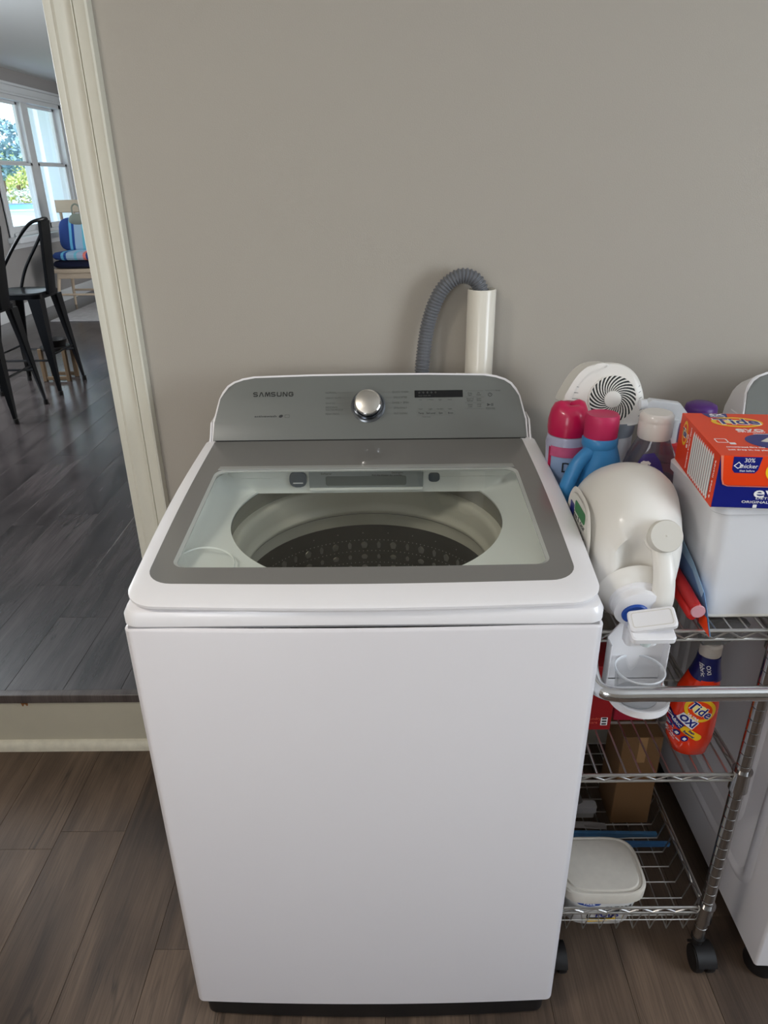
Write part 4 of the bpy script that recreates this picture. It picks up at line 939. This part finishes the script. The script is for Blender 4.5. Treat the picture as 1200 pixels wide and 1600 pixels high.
text('evo', off(Mfr, .082, .026, .0006), .024, M_wprint, eb, width=.05, bold=.01)
text('DETERGENT', off(Mfr, .086, .0172, .0006), .005, M_wprint, eb, width=.05)
text('ORIGINAL SCENT', off(Mfr, .075, .0108, .0006), .0056, M_wprint, eb, width=.066)
obj('small_mark', plate(rr2(.062, .0042, .0028, .0026, .0006), off(Mfr, 0, 0, .0003), .0003), M_wprint, eb)
obj('blue_oval', plate(ell2(.118, .062, .062, .040, 48, -.12), off(Mtp, 0, 0, .0001), .0002), M_tideb, eb)
obj('white_tile_picture', plate([(.078, .064), (.098, .086), (.185, .060), (.170, .030)], off(Mtp, 0, 0, .0003), .0003), mat('tile_white', (232, 226, 214), .6, bump=.3, bscale=400), eb)
logo(off(Mtp, 0, 0, .0001), .073, .158, .040, .026, eb, .040)
text('evo', off(Mtp, .079, .119, .0003), .024, M_wprint, eb, width=.042, bold=.01); text('DETERGENT', off(Mtp, .079, .108, .0003), .005, M_wprint, eb, width=.042)
text('ORIGINAL SCENT', off(Mtp, .100, .0985, .0003), .005, M_wprint, eb, width=.044)
obj('scoop_icon', ring2(rr2(.020, .064, .009, .009, .003), rr2(.020, .064, .0075, .0075, .002), off(Mtp, 0, 0, .0001), .0002), M_wprint, eb)
obj('scoop_icon', plate(rr2(.033, .052, .0045, .004, .001), off(Mtp, 0, 0, .0001), .0002), M_wprint, eb)
text('concentrated fibre tiles', off(Mtp, .046, .036, .0003), .007, M_wprint, eb, width=.055); text('just drop in, no plastic jug', off(Mtp, .055, .024, .0003), .007, M_wprint, eb, width=.075)
obj('corner_patch', plate([(.030, .203), (.070, .203), (.066, .182), (.036, .182)], off(Mtp, 0, 0, .0001), .0002), M_tideb, eb)
text('6X', off(Mtp, .051, .1955, .0004), .014, M_wprint, eb, width=.022, bold=.03); text('cleaning', off(Mtp, .051, .186, .0004), .0055, M_wprint, eb, width=.024)
# side face: logo and white spikes
logo(off(Msd, 0, 0, .0), .032, .058, .013, .021, eb, .018, PI/2*0)
text('evo', off(Msd, .050, .050, .0002, PI/2), .012, M_wprint, eb, width=.024); text('detergent original scent', off(Msd, .062, .042, .0002, PI/2), .005, M_wprint, eb, width=.07)
for i in range(11):
    x_ = .080+i*.0098
    obj('spike', plate([(x_-.0042, .006), (x_, .0015), (x_+.0042, .006), (x_+.0042, .070), (x_, .0765), (x_-.0042, .070)], Msd, .0002), M_wprint if True else M_gprint, eb)
    obj('spike_line', plate([(x_+.0030, .008), (x_+.0052, .008), (x_+.0052, .070), (x_+.0030, .070)], off(Msd, 0, 0, .0003), .0001), M_gprint, eb)
text('6 tiles inside', off(Msd, .192, .040, .0002, PI/2), .006, M_wprint, eb, width=.06)

# tide-to-go style pens in a blister card
pg = thing('pen_blister_pack', 'blister card holding two red stain pens, wedged between jug and white tub', 'pack', (.508, 1.0, ZS))
def quad(pts, t, mt, nm, par, nrm=None):
    b_ = bmesh.new(); P = [Vector(p) for p in pts]; n_ = (P[1]-P[0]).cross(P[2]-P[0]).normalized()*t
    loft([P, [p+n_ for p in P]], b=b_); return obj(nm, b_, mt, par)
quad([(.499, 1.11, .835), (.497, 1.13, .90), (.497, 1.10, .935), (.4975, 1.02, .912), (.4985, .972, .888), (.4995, .950, .862), (.5, .928, .8335)], .0008, mat('blue_card', (96, 140, 184), .3, coat=.3), 'card', pg)
quad([(.4965, 1.11, .915), (.496, 1.10, .938), (.4965, 1.02, .915), (.4975, .972, .8895), (.497, .975, .878), (.4963, 1.02, .902)], .0006, mat('pale_blue_edge', (156, 190, 214), .3), 'card_edge', pg)
quad([(.4985, 1.09, .833), (.4965, 1.09, .855), (.498, .948, .856), (.499, .930, .8325)], .0007, M_tide, 'orange_foot', pg)
quad([(.4975, 1.06, .834), (.4955, 1.05, .852), (.4965, .975, .852), (.4975, .968, .834)], .0007, M_red, 'red_foot_panel', pg)
M_pen = thin_glass('red_pen_blister', (255, 120, 120), .1, 1.4, 1, .55, (232, 60, 60))
obj('pen', lathe([(.006, 0), (.0095, .004), (.0105, .05), (.0105, .13), (.007, .136)], (.485, .955, .866), (.0, 1, .12), 16), M_pen, pg)
obj('pen', lathe([(.006, 0), (.008, .004), (.0085, .05), (.0085, .13), (.006, .136)], (.483, .962, .849), (.0, 1, .08), 16), mat('red_pen', (226, 48, 44), .3), pg)
obj('pen_tip', lathe([(.011, 0), (.0115, .003), (.0095, .005)], (.485, .950, .8655), (.0, 1, .12), 16), mat('pale_pink_clear', (214, 156, 164), .2), pg)

# scent bead bottle (pink dome cap)
sx_, sy_ = .3415, 1.300
s1 = thing('scent_bead_bottle', 'scent-booster bottle with magenta dome cap, nearest the washer console', 'bottle', (sx_, sy_, ZS))
rs = [(.034, 0), (.037, .004), (.0375, .05), (.0375, .17), (.0395, .200), (.037, .214), (.033, .216)]
obj('body', lathe(rs, (sx_, sy_, ZS), N=40), mat('lilac_clear_plastic', (176, 176, 200), .2, coat=.4), s1)
def wrap(cx_, cy_, r, a0, a1, z0, z1, n=16, slant=0):
    nb = bmesh.new(); A = [a0+(a1-a0)*i/n for i in range(n+1)]
    ro = [[Vector((cx_+rr*math.cos(a), cy_+rr*math.sin(a), z)) for a in A] for rr, z in ((r, z0), (r+.0006, z0+.0001), (r+.0006, z1-.0001), (r, z1))]
    return loft(ro, False, False, closed=False, b=nb)
obj('label', wrap(sx_, sy_, .0378, -2.6, -.5, ZS+.02, ZS+.180), mat('pale_blue_label', (150, 172, 206), .4, var=.2), s1)
obj('label_top', wrap(sx_, sy_, .0397, -2.6, -.5, ZS+.178, ZS+.198), mat('pink_label', (216, 96, 140), .4, var=.4, vscale=60), s1)
obj('label_stripe', wrap(sx_, sy_, .0385, -2.75, -2.55, ZS+.05, ZS+.195), mat('crimson_label', (176, 20, 70), .4), s1)
text('D', basis((sx_-.006, sy_-.0398, ZS+.158), (0, -1, 0), (1, 0, 0)), .028, M_print, s1); text('–', basis((sx_-.008, sy_-.0398, ZS+.125), (0, -1, 0), (1, 0, 0)), .02, M_print, s1)
cap_r = [[Vector((sx_+r*math.cos(a), sy_+r*math.sin(a), ZS+z+(.006*max(0, math.sin(a*2+1.2)) if z > .255 else 0))) for a in [2*PI*i/40 for i in range(40)]] for r, z in ((.032, .214), (.037, .216), (.0385, .228), (.038, .242), (.034, .258), (.028, .270), (.018, .274), (.0005, .270))]
cpo = obj('dome_cap', loft(cap_r), M_pink, s1, smooth=60)

# blue softener bottle
ux, uy = .3735, 1.220
s2 = thing('softener_bottle', 'blue fabric softener bottle with rose cap and side handle', 'bottle', (ux, uy, ZS))
def uring(z, hx_, hy_, dx=0, e=2.6): return sell(ux+dx, uy, hx_, hy_, ZS+z, e, 40)
ub = loft([uring(0, .050, .033, .0), uring(.004, .054, .036), uring(.08, .055, .037), uring(.13, .050, .037, .004), uring(.16, .040, .036, .010), uring(.195, .034, .034, .012, 2.2), uring(.218, .030, .030, .009, 2), uring(.224, .030, .030, .007, 2)])
obj('body', ub, M_bluep, s2, smooth=70)
obj('neck_ring', lathe([(.0305, .218), (.0320, .222), (.0320, .232), (.0295, .236)], (ux+.007, uy, ZS), N=36), M_bluep, s2)
obj('handle', tube(spath([(ux-.012, uy-.012, ZS+.212), (ux-.034, uy-.02, ZS+.190), (ux-.050, uy-.025, ZS+.150), (ux-.056, uy-.025, ZS+.10), (ux-.05, uy-.02, ZS+.06)], 6), lambda f: .0125+.003*f, 14), M_bluep, s2, smooth=70)
obj('cap', loft([sell(ux+.007, uy, r, r*.95, ZS+z, 2.1, 40) for r, z in ((.0285, .234), (.0295, .236), (.0300, .262), (.0296, .274), (.027, .278), (.018, .276), (.001, .276))]), M_pink2, s2, smooth=50)

# clear bottle with pearl cap
qx, qy = .478, 1.222
s3 = thing('clear_bottle', 'see-through grey bottle with purple label and pearly flip cap', 'bottle', (qx, qy, ZS))
M_clear = thin_glass('smoky_clear_plastic', (206, 202, 212), .06, 1.45, 1.2, .22, (150, 146, 160))
qr = lambda z, hx_, hy_, e=2.6: sell(qx, qy, hx_, hy_, ZS+z, e, 40)
qb = loft([qr(0, .046, .030), qr(.005, .050, .034), qr(.13, .052, .036), qr(.17, .050, .035), qr(.20, .042, .032), qr(.222, .031, .028, 2.2), qr(.236, .026, .026, 2)])
obj('body', qb, M_clear, s3, smooth=70)
obj('liquid', loft([qr(.004, .044, .028), qr(.008, .048, .031), qr(.13, .0495, .0335), qr(.155, .048, .033)]), mat('violet_liquid', (96, 88, 116), .2, trans=.0, alpha=.55), s3, smooth=70)
Mq = basis((qx-.004, qy-.036, ZS+.150), (-.30, -.92, .22), (1, -.30, 0))
obj('label', plate([(-.022, .058), (-.004, .062), (.008, .048), (.016, .028), (.021, .0), (.022, -.07), (-.046, -.07), (-.044, -.01), (-.036, .03)], Mq, .0004), mat('violet_label', (66, 50, 128), .4, var=.2), s3)
shirt = [(-.004, -.006), (.004, -.006), (.004, .001), (.007, -.0005), (.009, .003), (.004, .007), (.0015, .0062), (-.0015, .0062), (-.004, .007), (-.009, .003), (-.007, -.0005), (-.004, .001)]
obj('shirt_icon', plate([(x-.016, y+.040) for x, y in shirt], off(Mq, 0, 0, .0006), .0002), M_wprint, s3)
text('delicate wash', off(Mq, -.010, .026, .0008), .006, M_wprint, s3, width=.036); text('fine fabrics', off(Mq, -.006, .018, .0008), .006, M_wprint, s3, width=.036)
obj('flip_cap', lathe([(.028, .232), (.0300, .236), (.0302, .262), (.0296, .2635), (.0300, .265), (.0296, .274), (.025, .279), (.0, .280)], (qx, qy, ZS), N=40), M_pearl, s3, smooth=40)

# trigger sprayer
tx, ty = .553, 1.330
s4 = thing('trigger_sprayer', 'spray bottle with clear trigger head and red collar behind the pearly cap', 'bottle', (tx, ty, ZS))
M_trig = mat('frosted_clear_plastic', (246, 248, 250), .25, alpha=.55, coat=.3)
obj('body', loft([sell(tx, ty, h, h*.75, ZS+z, 2.6, 32) for h, z in ((.036, 0), (.038, .01), (.038, .09), (.03, .125), (.016, .145))]), mat('red_translucent', (170, 40, 44), .3), s4, smooth=60)
obj('red_label', wrap(tx, ty, .0383, -2.4, -.7, ZS+.02, ZS+.08), M_red, s4)
obj('collar', lathe([(.015, .143), (.0175, .146), (.017, .180), (.012, .184)], (tx, ty, ZS), N=24), mat('red_collar', (200, 40, 44), .35), s4)
obj('neck', lathe([(.012, .165), (.0115, .21), (.013, .232)], (tx, ty, ZS), N=20), M_trig, s4)
hd = plate([(-.060, .030), (-.058, .044), (-.050, .049), (.006, .041), (.026, .018), (.024, .006), (.010, .002), (-.010, .004), (-.022, .018), (-.040, .028)], basis((tx, ty+.009, ZS+.222), (0, -1, 0), (1, .0, 0)), .018, .003)
obj('spray_head', hd, M_trig, s4)
obj('nozzle', lathe([(.008, 0), (.010, .002), (.010, .014), (.007, .016)], (tx-.056, ty, ZS+.261), (-1, 0, 0), 16), M_trig, s4)
obj('trigger', tube(spath([(tx-.040, ty, ZS+.250), (tx-.046, ty, ZS+.225), (tx-.052, ty, ZS+.205)], 5), 1, 10, ell=(.004, .008)), M_trig, s4)

# purple-lidded jar
vx, vy = .648, 1.43
s5 = thing('purple_lid_jar', 'jar with a round purple lid peeking out behind the orange box', 'jar', (vx, vy, ZS))
obj('body', lathe([(.036, 0), (.038, .004), (.038, .18), (.032, .20)], (vx, vy, ZS), N=32), mat('lilac_plastic', (150, 120, 176), .35), s5)
obj('lid', lathe([(.030, .196), (.0325, .20), (.0320, .222), (.030, .228), (.02, .233), (0, .234)], (vx, vy, ZS), N=36), M_purple, s5, smooth=50)

# white purifier with spiral vent
gx, gy = .432, 1.415
s6 = thing('air_freshener', 'domed white odour absorber with a spiral vent, at the back of the cart', 'air purifier', (gx, gy, ZS))
obj('body', loft([sell(gx, gy, hx_, .055*k, ZS+z, 3, 40) for hx_, k, z in ((.062, .9, 0), (.066, 1, .006), (.068, 1, .12), (.069, 1, .182))]), M_fanb, s6, smooth=60)
obj('slate_band', loft([sell(gx, gy, hx_, .057*k, ZS+z, 3, 40) for hx_, k, z in ((.067, 1, .180), (.070, 1, .184), (.072, 1.02, .204), (.070, 1, .210))]), M_fang, s6, smooth=60)
Mg = basis((gx, gy-.052, ZS+.208), (0, -.985, .17), (1, 0, 0))
dome = [(-.078, .0), (-.079, .022), (-.075, .048), (-.066, .075), (-.052, .100), (-.034, .116), (-.012, .122), (.012, .1225), (.034, .117), (.054, .102), (.068, .078), (.0765, .045), (.0785, .02), (.078, .006), (.06, -.002), (.02, -.007), (-.02, -.008), (-.06, -.004)]
dm = [(p.x, p.y) for p in spath([(x, y, 0) for x, y in dome], 4, closed=True)]
hd = bmesh.new()
def drg(s, z, dy=0): return [Mg @ Vector((x*s, .055+(y-.055)*s+dy, z)) for x, y in dm]
loft([drg(.66, -.094, -.012), drg(.80, -.084, -.008), drg(.90, -.060, -.003), drg(1.0, -.016), drg(.985, -.003), drg(.95, .0)], b=hd)
hood = obj('hood', hd, M_fan, s6, smooth=50)
vis = [(-.088, .052), (-.084, .046), (-.074, .047), (-.070, .056), (-.062, .078), (-.046, .098), (-.028, .110), (-.005, .1145), (-.005, .1225), (-.034, .120), (-.056, .106), (-.072, .084)]
vs2 = [(p.x, p.y) for p in spath([(x, y, 0) for x, y in vis], 3, closed=True)]
obj('visor', plate(vs2, off(Mg, 0, 0, -.06), .064, .004), M_fan, s6, smooth=50)
vc = (.011, .052)
vd = obj('vent_recess', plate(ell2(vc[0], vc[1], .046, .046, 48), Mg, .0006), M_vent, hood)
for i in range(28):
    a = 2*PI*i/28; pts = []
    for sgn in (1, -1):
        seq = []
        for j in range(7):
            f = j/6; r = .0158+(.0465-.0158)*f; aa = a-.85*f*(1.15-.15*f); wv = (.0007+.0015*f)*sgn
            seq.append((vc[0]+r*math.cos(aa)-wv*math.sin(aa), vc[1]+r*math.sin(aa)+wv*math.cos(aa)))
        pts += seq if sgn == 1 else seq[::-1]
    obj('vane', plate(pts, off(Mg, 0, 0, .0006), .0022), M_fan, hood, smooth=0)
obj('vent_hub', lathe([(.0165, 0), (.0165, .0028), (.0145, .0034), (0, .0036)], Mg @ Vector((vc[0], vc[1], .0004)), (Mg.to_3x3() @ Vector((0, 0, 1))), 32), M_fan, hood)
obj('vent_rim', ring2(ell2(vc[0], vc[1], .0480, .0480, 48), ell2(vc[0], vc[1], .046, .046, 48), Mg, .0016), M_fan, hood)
for i in range(6):
    y_ = .078-i*.0115; wl = .005+.0035*i
    obj('slit', plate([(-.062-.004*min(i, 3), y_), (-.062-.004*min(i, 3)+wl, y_-.001), (-.062-.004*min(i, 3)+wl, y_-.0018), (-.062-.004*min(i, 3), y_-.0008)], Mg, .0004), M_vent, hood, smooth=0)
    xr = .0745-max(0, y_-.03)*.24; xl = xr-wl*.45
    obj('slit', plate([(xl, y_-.003), (xr, y_), (xr, y_+.0009), (xl, y_-.0021)], Mg, .0004), M_vent, hood, smooth=0)

# ------------------------------------------------------------------ middle shelf
ox, oy = .552, 1.022
s7 = thing('stain_remover_bottle', 'orange Tide Oxi spray bottle with navy neck on the middle shelf', 'bottle', (ox, oy, ZM))
def obr(z, l, r, hy_, e=2.5):
    return sell(ox+(r-l)/2, oy, (l+r)/2, hy_, ZM+z, e, 44)
bod = [(0, .022, .026, .022), (.004, .032, .032, .027), (.03, .043, .037, .030), (.07, .046, .038, .031), (.11, .042, .036, .031), (.135, .036, .033, .030), (.155, .027, .029, .028), (.170, .021, .027, .026)]
obj('body', loft([obr(*q) for q in bod]), M_orp, s7, smooth=70)
obj('navy_sleeve', loft([obr(z, l, r, h) for z, l, r, h in ((.168, .0225, .0295, .0262), (.176, .0195, .0275, .0245), (.195, .0150, .0235, .021), (.212, .0135, .0215, .0195))]), M_navp, s7, smooth=70)
obj('collar', lathe([(.0175, .210), (.0185, .213), (.0185, .232), (.015, .236)], (ox+.004, oy, ZM), N=28), mat('warm_white_collar', (206, 196, 184), .4), s7)
M_trg2 = thin_glass('smoky_trigger_plastic', (214, 214, 214), .12, 1.45, 1.2, .45, (150, 150, 148))
obj('trigger_head', plate([(-.02, 0), (.018, 0), (.030, .012), (.052, .030), (.055, .042), (.03, .052), (-.02, .055), (-.03, .045)], basis((ox+.004, oy+.010, ZM+.234), (0, -1, 0), (1, 0, 0)), .02, .004), M_trg2, s7)
Mo = basis((ox-.017, oy-.0325, ZM+.075), (-.25, -.97, .0), (.97, -.25, 0))
on_ = off(Mo, -.004, .004, 0, -.60) @ Matrix.Diagonal((.84, .84, 1, 1))
logo(off(on_, 0, 0, .0004), -.008, .040, .034, .029, s7, .030)
obj('oxi_patch', plate(rr2(0, .0, .021, .011, .002), off(on_, -.008, .004, .0012), .0003), M_wprint, s7)
text('OXI', off(on_, -.008, .004, .0018), .022, M_tideb, s7, width=.036, bold=.04)
text('ULTRA', off(on_, -.008, .019, .0018), .008, M_wprint, s7, width=.028, bold=.02)
obj('navy_band', plate(rr2(-.022, -.017, .017, .0085, .002), off(on_, 0, 0, .0012), .0003), M_tideb, s7)
obj('yellow_band', plate(rr2(.020, -.017, .026, .0085, .008), off(on_, 0, 0, .0010), .0003), M_yel, s7)
text('FABRIC', off(on_, -.022, -.017, .0018), .010, M_wprint, s7, width=.028, bold=.02)
text('Stain\nRemover', off(on_, .018, -.017, .0018), .008, M_tideb, s7, bold=.02)
for i in range(3):
    obj('round_badge', plate(ell2(-.022+i*.021, -.036, .0072, .0078, 20), off(on_, 0, 0, .0008), .0003), M_tideb, s7)
    obj('badge_mark', plate(rr2(-.022+i*.021, -.036, .0032, .0035, .001), off(on_, 0, 0, .0014), .0003), M_wprint, s7)
text('removes tough stains\non any fabric', off(on_, -.004, -.051, .001), .006, M_wprint, s7, width=.045)
obj('white_dot', plate(ell2(.024, .062, .005, .005, 20), off(Mo, 0, 0, .0005), .0003), mat('pale_orange_print', (240, 150, 130), .5), s7)
text('OXI\nfabric', off(Mo, .006, .115, .0008, -1.35), .010, M_wprint, s7, width=.022)

o = box(.345+.0, .372+.0, .975, 1.075, ZM, ZM+.150, .0015, 1)
s8 = thing('red_carton', 'tall dark red carton on the middle shelf right beside the washer side', 'box', (.394, 1.11, ZM))
o.free(); obj('carton', box(.368, .420, 1.066, 1.16, ZM, ZM+.150, .0015, 1), M_red, s8)
Mr = basis((.368, 1.0655, ZM), (0, -1, 0), (1, 0, 0))
obj('white_panel', plate(rr2(.038, .022, .0065, .0095, .001), Mr, .0003), M_wprint, s8)
for i in range(3): obj('panel_mark', plate(rr2(.038, .029-i*.0065, .0045, .0018, .0006), off(Mr, 0, 0, .0004), .0002), M_print, s8)
text('laundry\ncare', off(Mr, .018, .024, .0003), .009, mat('orange_red_print', (214, 90, 70), .5), s8)
s9 = thing('crimson_carton', 'small crimson carton lying behind the drip tray on the middle shelf', 'box', (.462, 1.14, ZM))
obj('carton', box(.434, .494, 1.092, 1.18, ZM, ZM+.048, .0015, 1), M_red2, s9)
Mr = basis((.434, 1.0915, ZM), (0, -1, 0), (1, 0, 0)); text('dryer sheets', off(Mr, .029, .024, .0003), .008, mat('pink_print', (226, 120, 140), .5), s9, width=.04)

# ------------------------------------------------------------------ basket
cb_ = thing('cardboard_box', 'tall plain brown cardboard box standing in the bottom basket', 'box', (.555, 1.30, ZBk))
b = box(-.044, .044, -.05, .05, 0, .262, .0015, 1); b.transform(Matrix.Translation((.556, 1.262, ZBk)) @ Matrix.Rotation(math.radians(0), 4, 'Z')); obj('carton', b, M_card, cb_)
obj('flap', box(.512, .600, 1.212, 1.262, ZBk+.262, ZBk+.2635), M_card, cb_)
obj('tape', box(.548, .566, 1.2112, 1.2122, ZBk+.19, ZBk+.262), mat('tan_tape', (172, 132, 88), .3), cb_)

tb = thing('pod_tub', 'white lidded pod tub with blue print in the bottom basket', 'tub', (.43, 1.0, ZBk))
tcx_, tcy_ = .4185, 1.012
def tr_(h, z, e=4.0, hy=.80): return sell(tcx_, tcy_, h, h*hy, ZBk+z, e, 48)
obj('body', loft([tr_(.062, 0), tr_(.066, .004), tr_(.078, .088)]), mat('tub_white', (222, 220, 216), .4), tb, smooth=60)
obj('lid', loft([tr_(.083, .084), tr_(.086, .086), tr_(.087, .108), tr_(.084, .112), tr_(.081, .1125), tr_(.079, .1095), tr_(.074, .1095), tr_(.072, .113), tr_(.05, .114), tr_(.001, .1145)]), M_tublid, tb, smooth=40)
Mt = basis((tcx_, tcy_-.0612, ZBk+.045), (0, -1, -.1), (1, 0, 0))
obj('blue_swoosh', plate([(-.060, .036), (-.004, .036), (-.010, .026), (-.030, .022), (-.050, .026)], Mt, .0008), M_blue, tb)
text('FREE', off(Mt, -.03, .030, .001), .009, M_wprint, tb, width=.022)
text('CLEAN', off(Mt, .028, .012, .0005), .022, M_print, tb, width=.055, bold=.04)
text('PODS', off(Mt, .010, -.006, .002), .02, M_tideb, tb, width=.045, bold=.03)
obj('grey_badge', ring2(rr2(-.004, -.010, .026, .010, .003), rr2(-.004, -.010, .024, .008, .003), Mt, .0012), M_print, tb)
obj('yellow_swoosh', plate([(-.03, -.024), (.03, -.020), (.03, -.024), (-.03, -.029)], Mt, .003), M_yel, tb)
obj('lid_speck', lathe([(.0022, 0), (.0018, .0008), (0, .001)], (tcx_-.062, tcy_-.040, ZBk+.1122), N=10), mat('dirt_speck', (60, 40, 34), .9), tb)
obj('lid_speck', lathe([(.0012, 0), (0, .0006)], (tcx_-.035, tcy_+.045, ZBk+.1133), N=10), MATS['dirt_speck'], tb)

for i, (y_, xe, c1, lb) in enumerate(((1.145, .628, 'pouch_blue', 'blue flat pouch edge-on behind the tub, nearer of the pair'), (1.172, .608, 'pouch_navy', 'blue and white flat pouch edge-on, farther of the pair'))):
    m_ = mat(c1, (70, 130, 190) if i == 0 else (90, 150, 200), .3, var=.5, vscale=25, coat=.4)
    b = bmesh.new()
    loft([[Vector((.37+f*(xe-.37), y_-.0045*math.sin(PI*min(f*1.2+.1, 1)), ZBk+.0)), Vector((.37+f*(xe-.37), y_+.0045, ZBk)), Vector((.37+f*(xe-.37), y_+.006, ZBk+.012+.006*(1-f))), Vector((.37+f*(xe-.37), y_-.002, ZBk+.012+.006*(1-f)))] for f in [j/12 for j in range(13)]], b=b)
    tag(obj('refill_pouch', b, m_, at=(.37, y_, ZBk)), lb, 'pouch', 'flat pouches in the basket')
cl = thing('folded_cloth', 'white cloth under the cardboard box in the bottom basket', 'cloth', (.46, 1.22, ZBk))
b = bmesh.new(); gn = 10
gv = [[b.verts.new((.37+.13*i/gn, 1.19+.02*j/gn*1.0, ZBk+.004+.003*math.sin(i*1.1)*math.sin(j*.9)+.012*(1-i/gn))) for j in range(gn+1)] for i in range(gn+1)]
for i in range(gn):
    for j in range(gn): b.faces.new((gv[i][j], gv[i+1][j], gv[i+1][j+1], gv[i][j+1]))
bmesh.ops.solidify(b, geom=b.faces[:], thickness=.003); obj('cloth', b, mat('white_cloth', (206, 200, 196), .9), cl)
br = thing('scrub_brush', 'white plastic brush head in the bottom basket beside the cardboard box', 'brush', (.45, 1.26, ZBk+.02))
obj('head', loft([rrect(.452, 1.235, .030, .012, .006, z=ZBk+z, n=4) for z in (.02, .024, .034, .037)]), mat('grey_white_plastic', (190, 188, 188), .4), br)
obj('bristles', loft([rrect(.452, 1.235, .026, .010, .004, z=ZBk+z, n=4) for z in (.004, .02)]), mat('bristle_white', (170, 168, 166), .9, bump=.6, bscale=900), br, kind='stuff')
obj('grip', tube(spath([(.44, 1.245, ZBk+.03), (.425, 1.27, ZBk+.07), (.415, 1.30, ZBk+.15), (.41, 1.32, ZBk+.20)], 5), lambda f: .014+.006*f, 12), mat('speckled_grey', (120, 116, 114), .8, var=.5, vscale=200), br)

settle_texts()
# the box sits slightly turned on the tub
rz = math.radians(-6.1); v_ = Vector((EX0-(EX0+EX1)/2, EY0-(EY0+EY1)/2, 0)); v_.rotate(Matrix.Rotation(rz, 3, 'Z'))
eb.matrix_world = Matrix.Translation((.4805-v_.x, .970-v_.y, EZ0)) @ Matrix.Rotation(rz, 4, 'Z')

# flat print laid onto the rounded surfaces underneath
from mathutils.bvhtree import BVHTree
def conform(parent, body_names, M, pred):
    mi = M.inverted(); n_ = (M.to_3x3() @ Vector((0, 0, 1))).normalized(); W = WM[parent.name]; Wi = W.inverted()
    bb = bmesh.new()
    for c in parent.children:
        if c.name.split('.')[0] in body_names: bb.from_mesh(c.data)
    bb.transform(W); tree = BVHTree.FromBMesh(bb)
    for c in parent.children:
        if c.type != 'MESH' or not pred(c): continue
        b_ = bmesh.new(); b_.from_mesh(c.data); b_.transform(W)
        bmesh.ops.triangulate(b_, faces=b_.faces[:])
        for _ in range(6):
            es = [e for e in b_.edges if e.calc_length() > .004]
            if not es: break
            bmesh.ops.subdivide_edges(b_, edges=es, cuts=1); bmesh.ops.triangulate(b_, faces=[f for f in b_.faces if len(f.verts) > 3])
        for v in b_.verts:
            l = mi @ v.co; o_ = M @ Vector((l.x, l.y, .06)); hit = tree.ray_cast(o_, -n_, .12)
            if hit[0] is None: hit = tree.find_nearest(v.co)
            v.co = hit[0]+(n_ if hit[1].dot(n_) > .2 else hit[1])*(l.z+.0003)
        b_.transform(Wi); b_.to_mesh(c.data); b_.free()
    bb.free()
PR_ = ('logo_ring', 'logo_centre', 'logo_glow', 'lettering', 'oxi_patch', 'navy_band', 'yellow_band', 'round_badge', 'badge_mark', 'white_dot')
conform(s7, ('body', 'navy_sleeve'), Mo, lambda c: c.name.split('.')[0] in PR_ and not c.get('sleeve'))
conform(s3, ('body',), Mq, lambda c: c.name.split('.')[0] in ('label', 'shirt_icon', 'lettering'))
conform(tb, ('body',), Mt, lambda c: c.name.split('.')[0] in ('blue_swoosh', 'lettering', 'grey_badge', 'yellow_swoosh'))
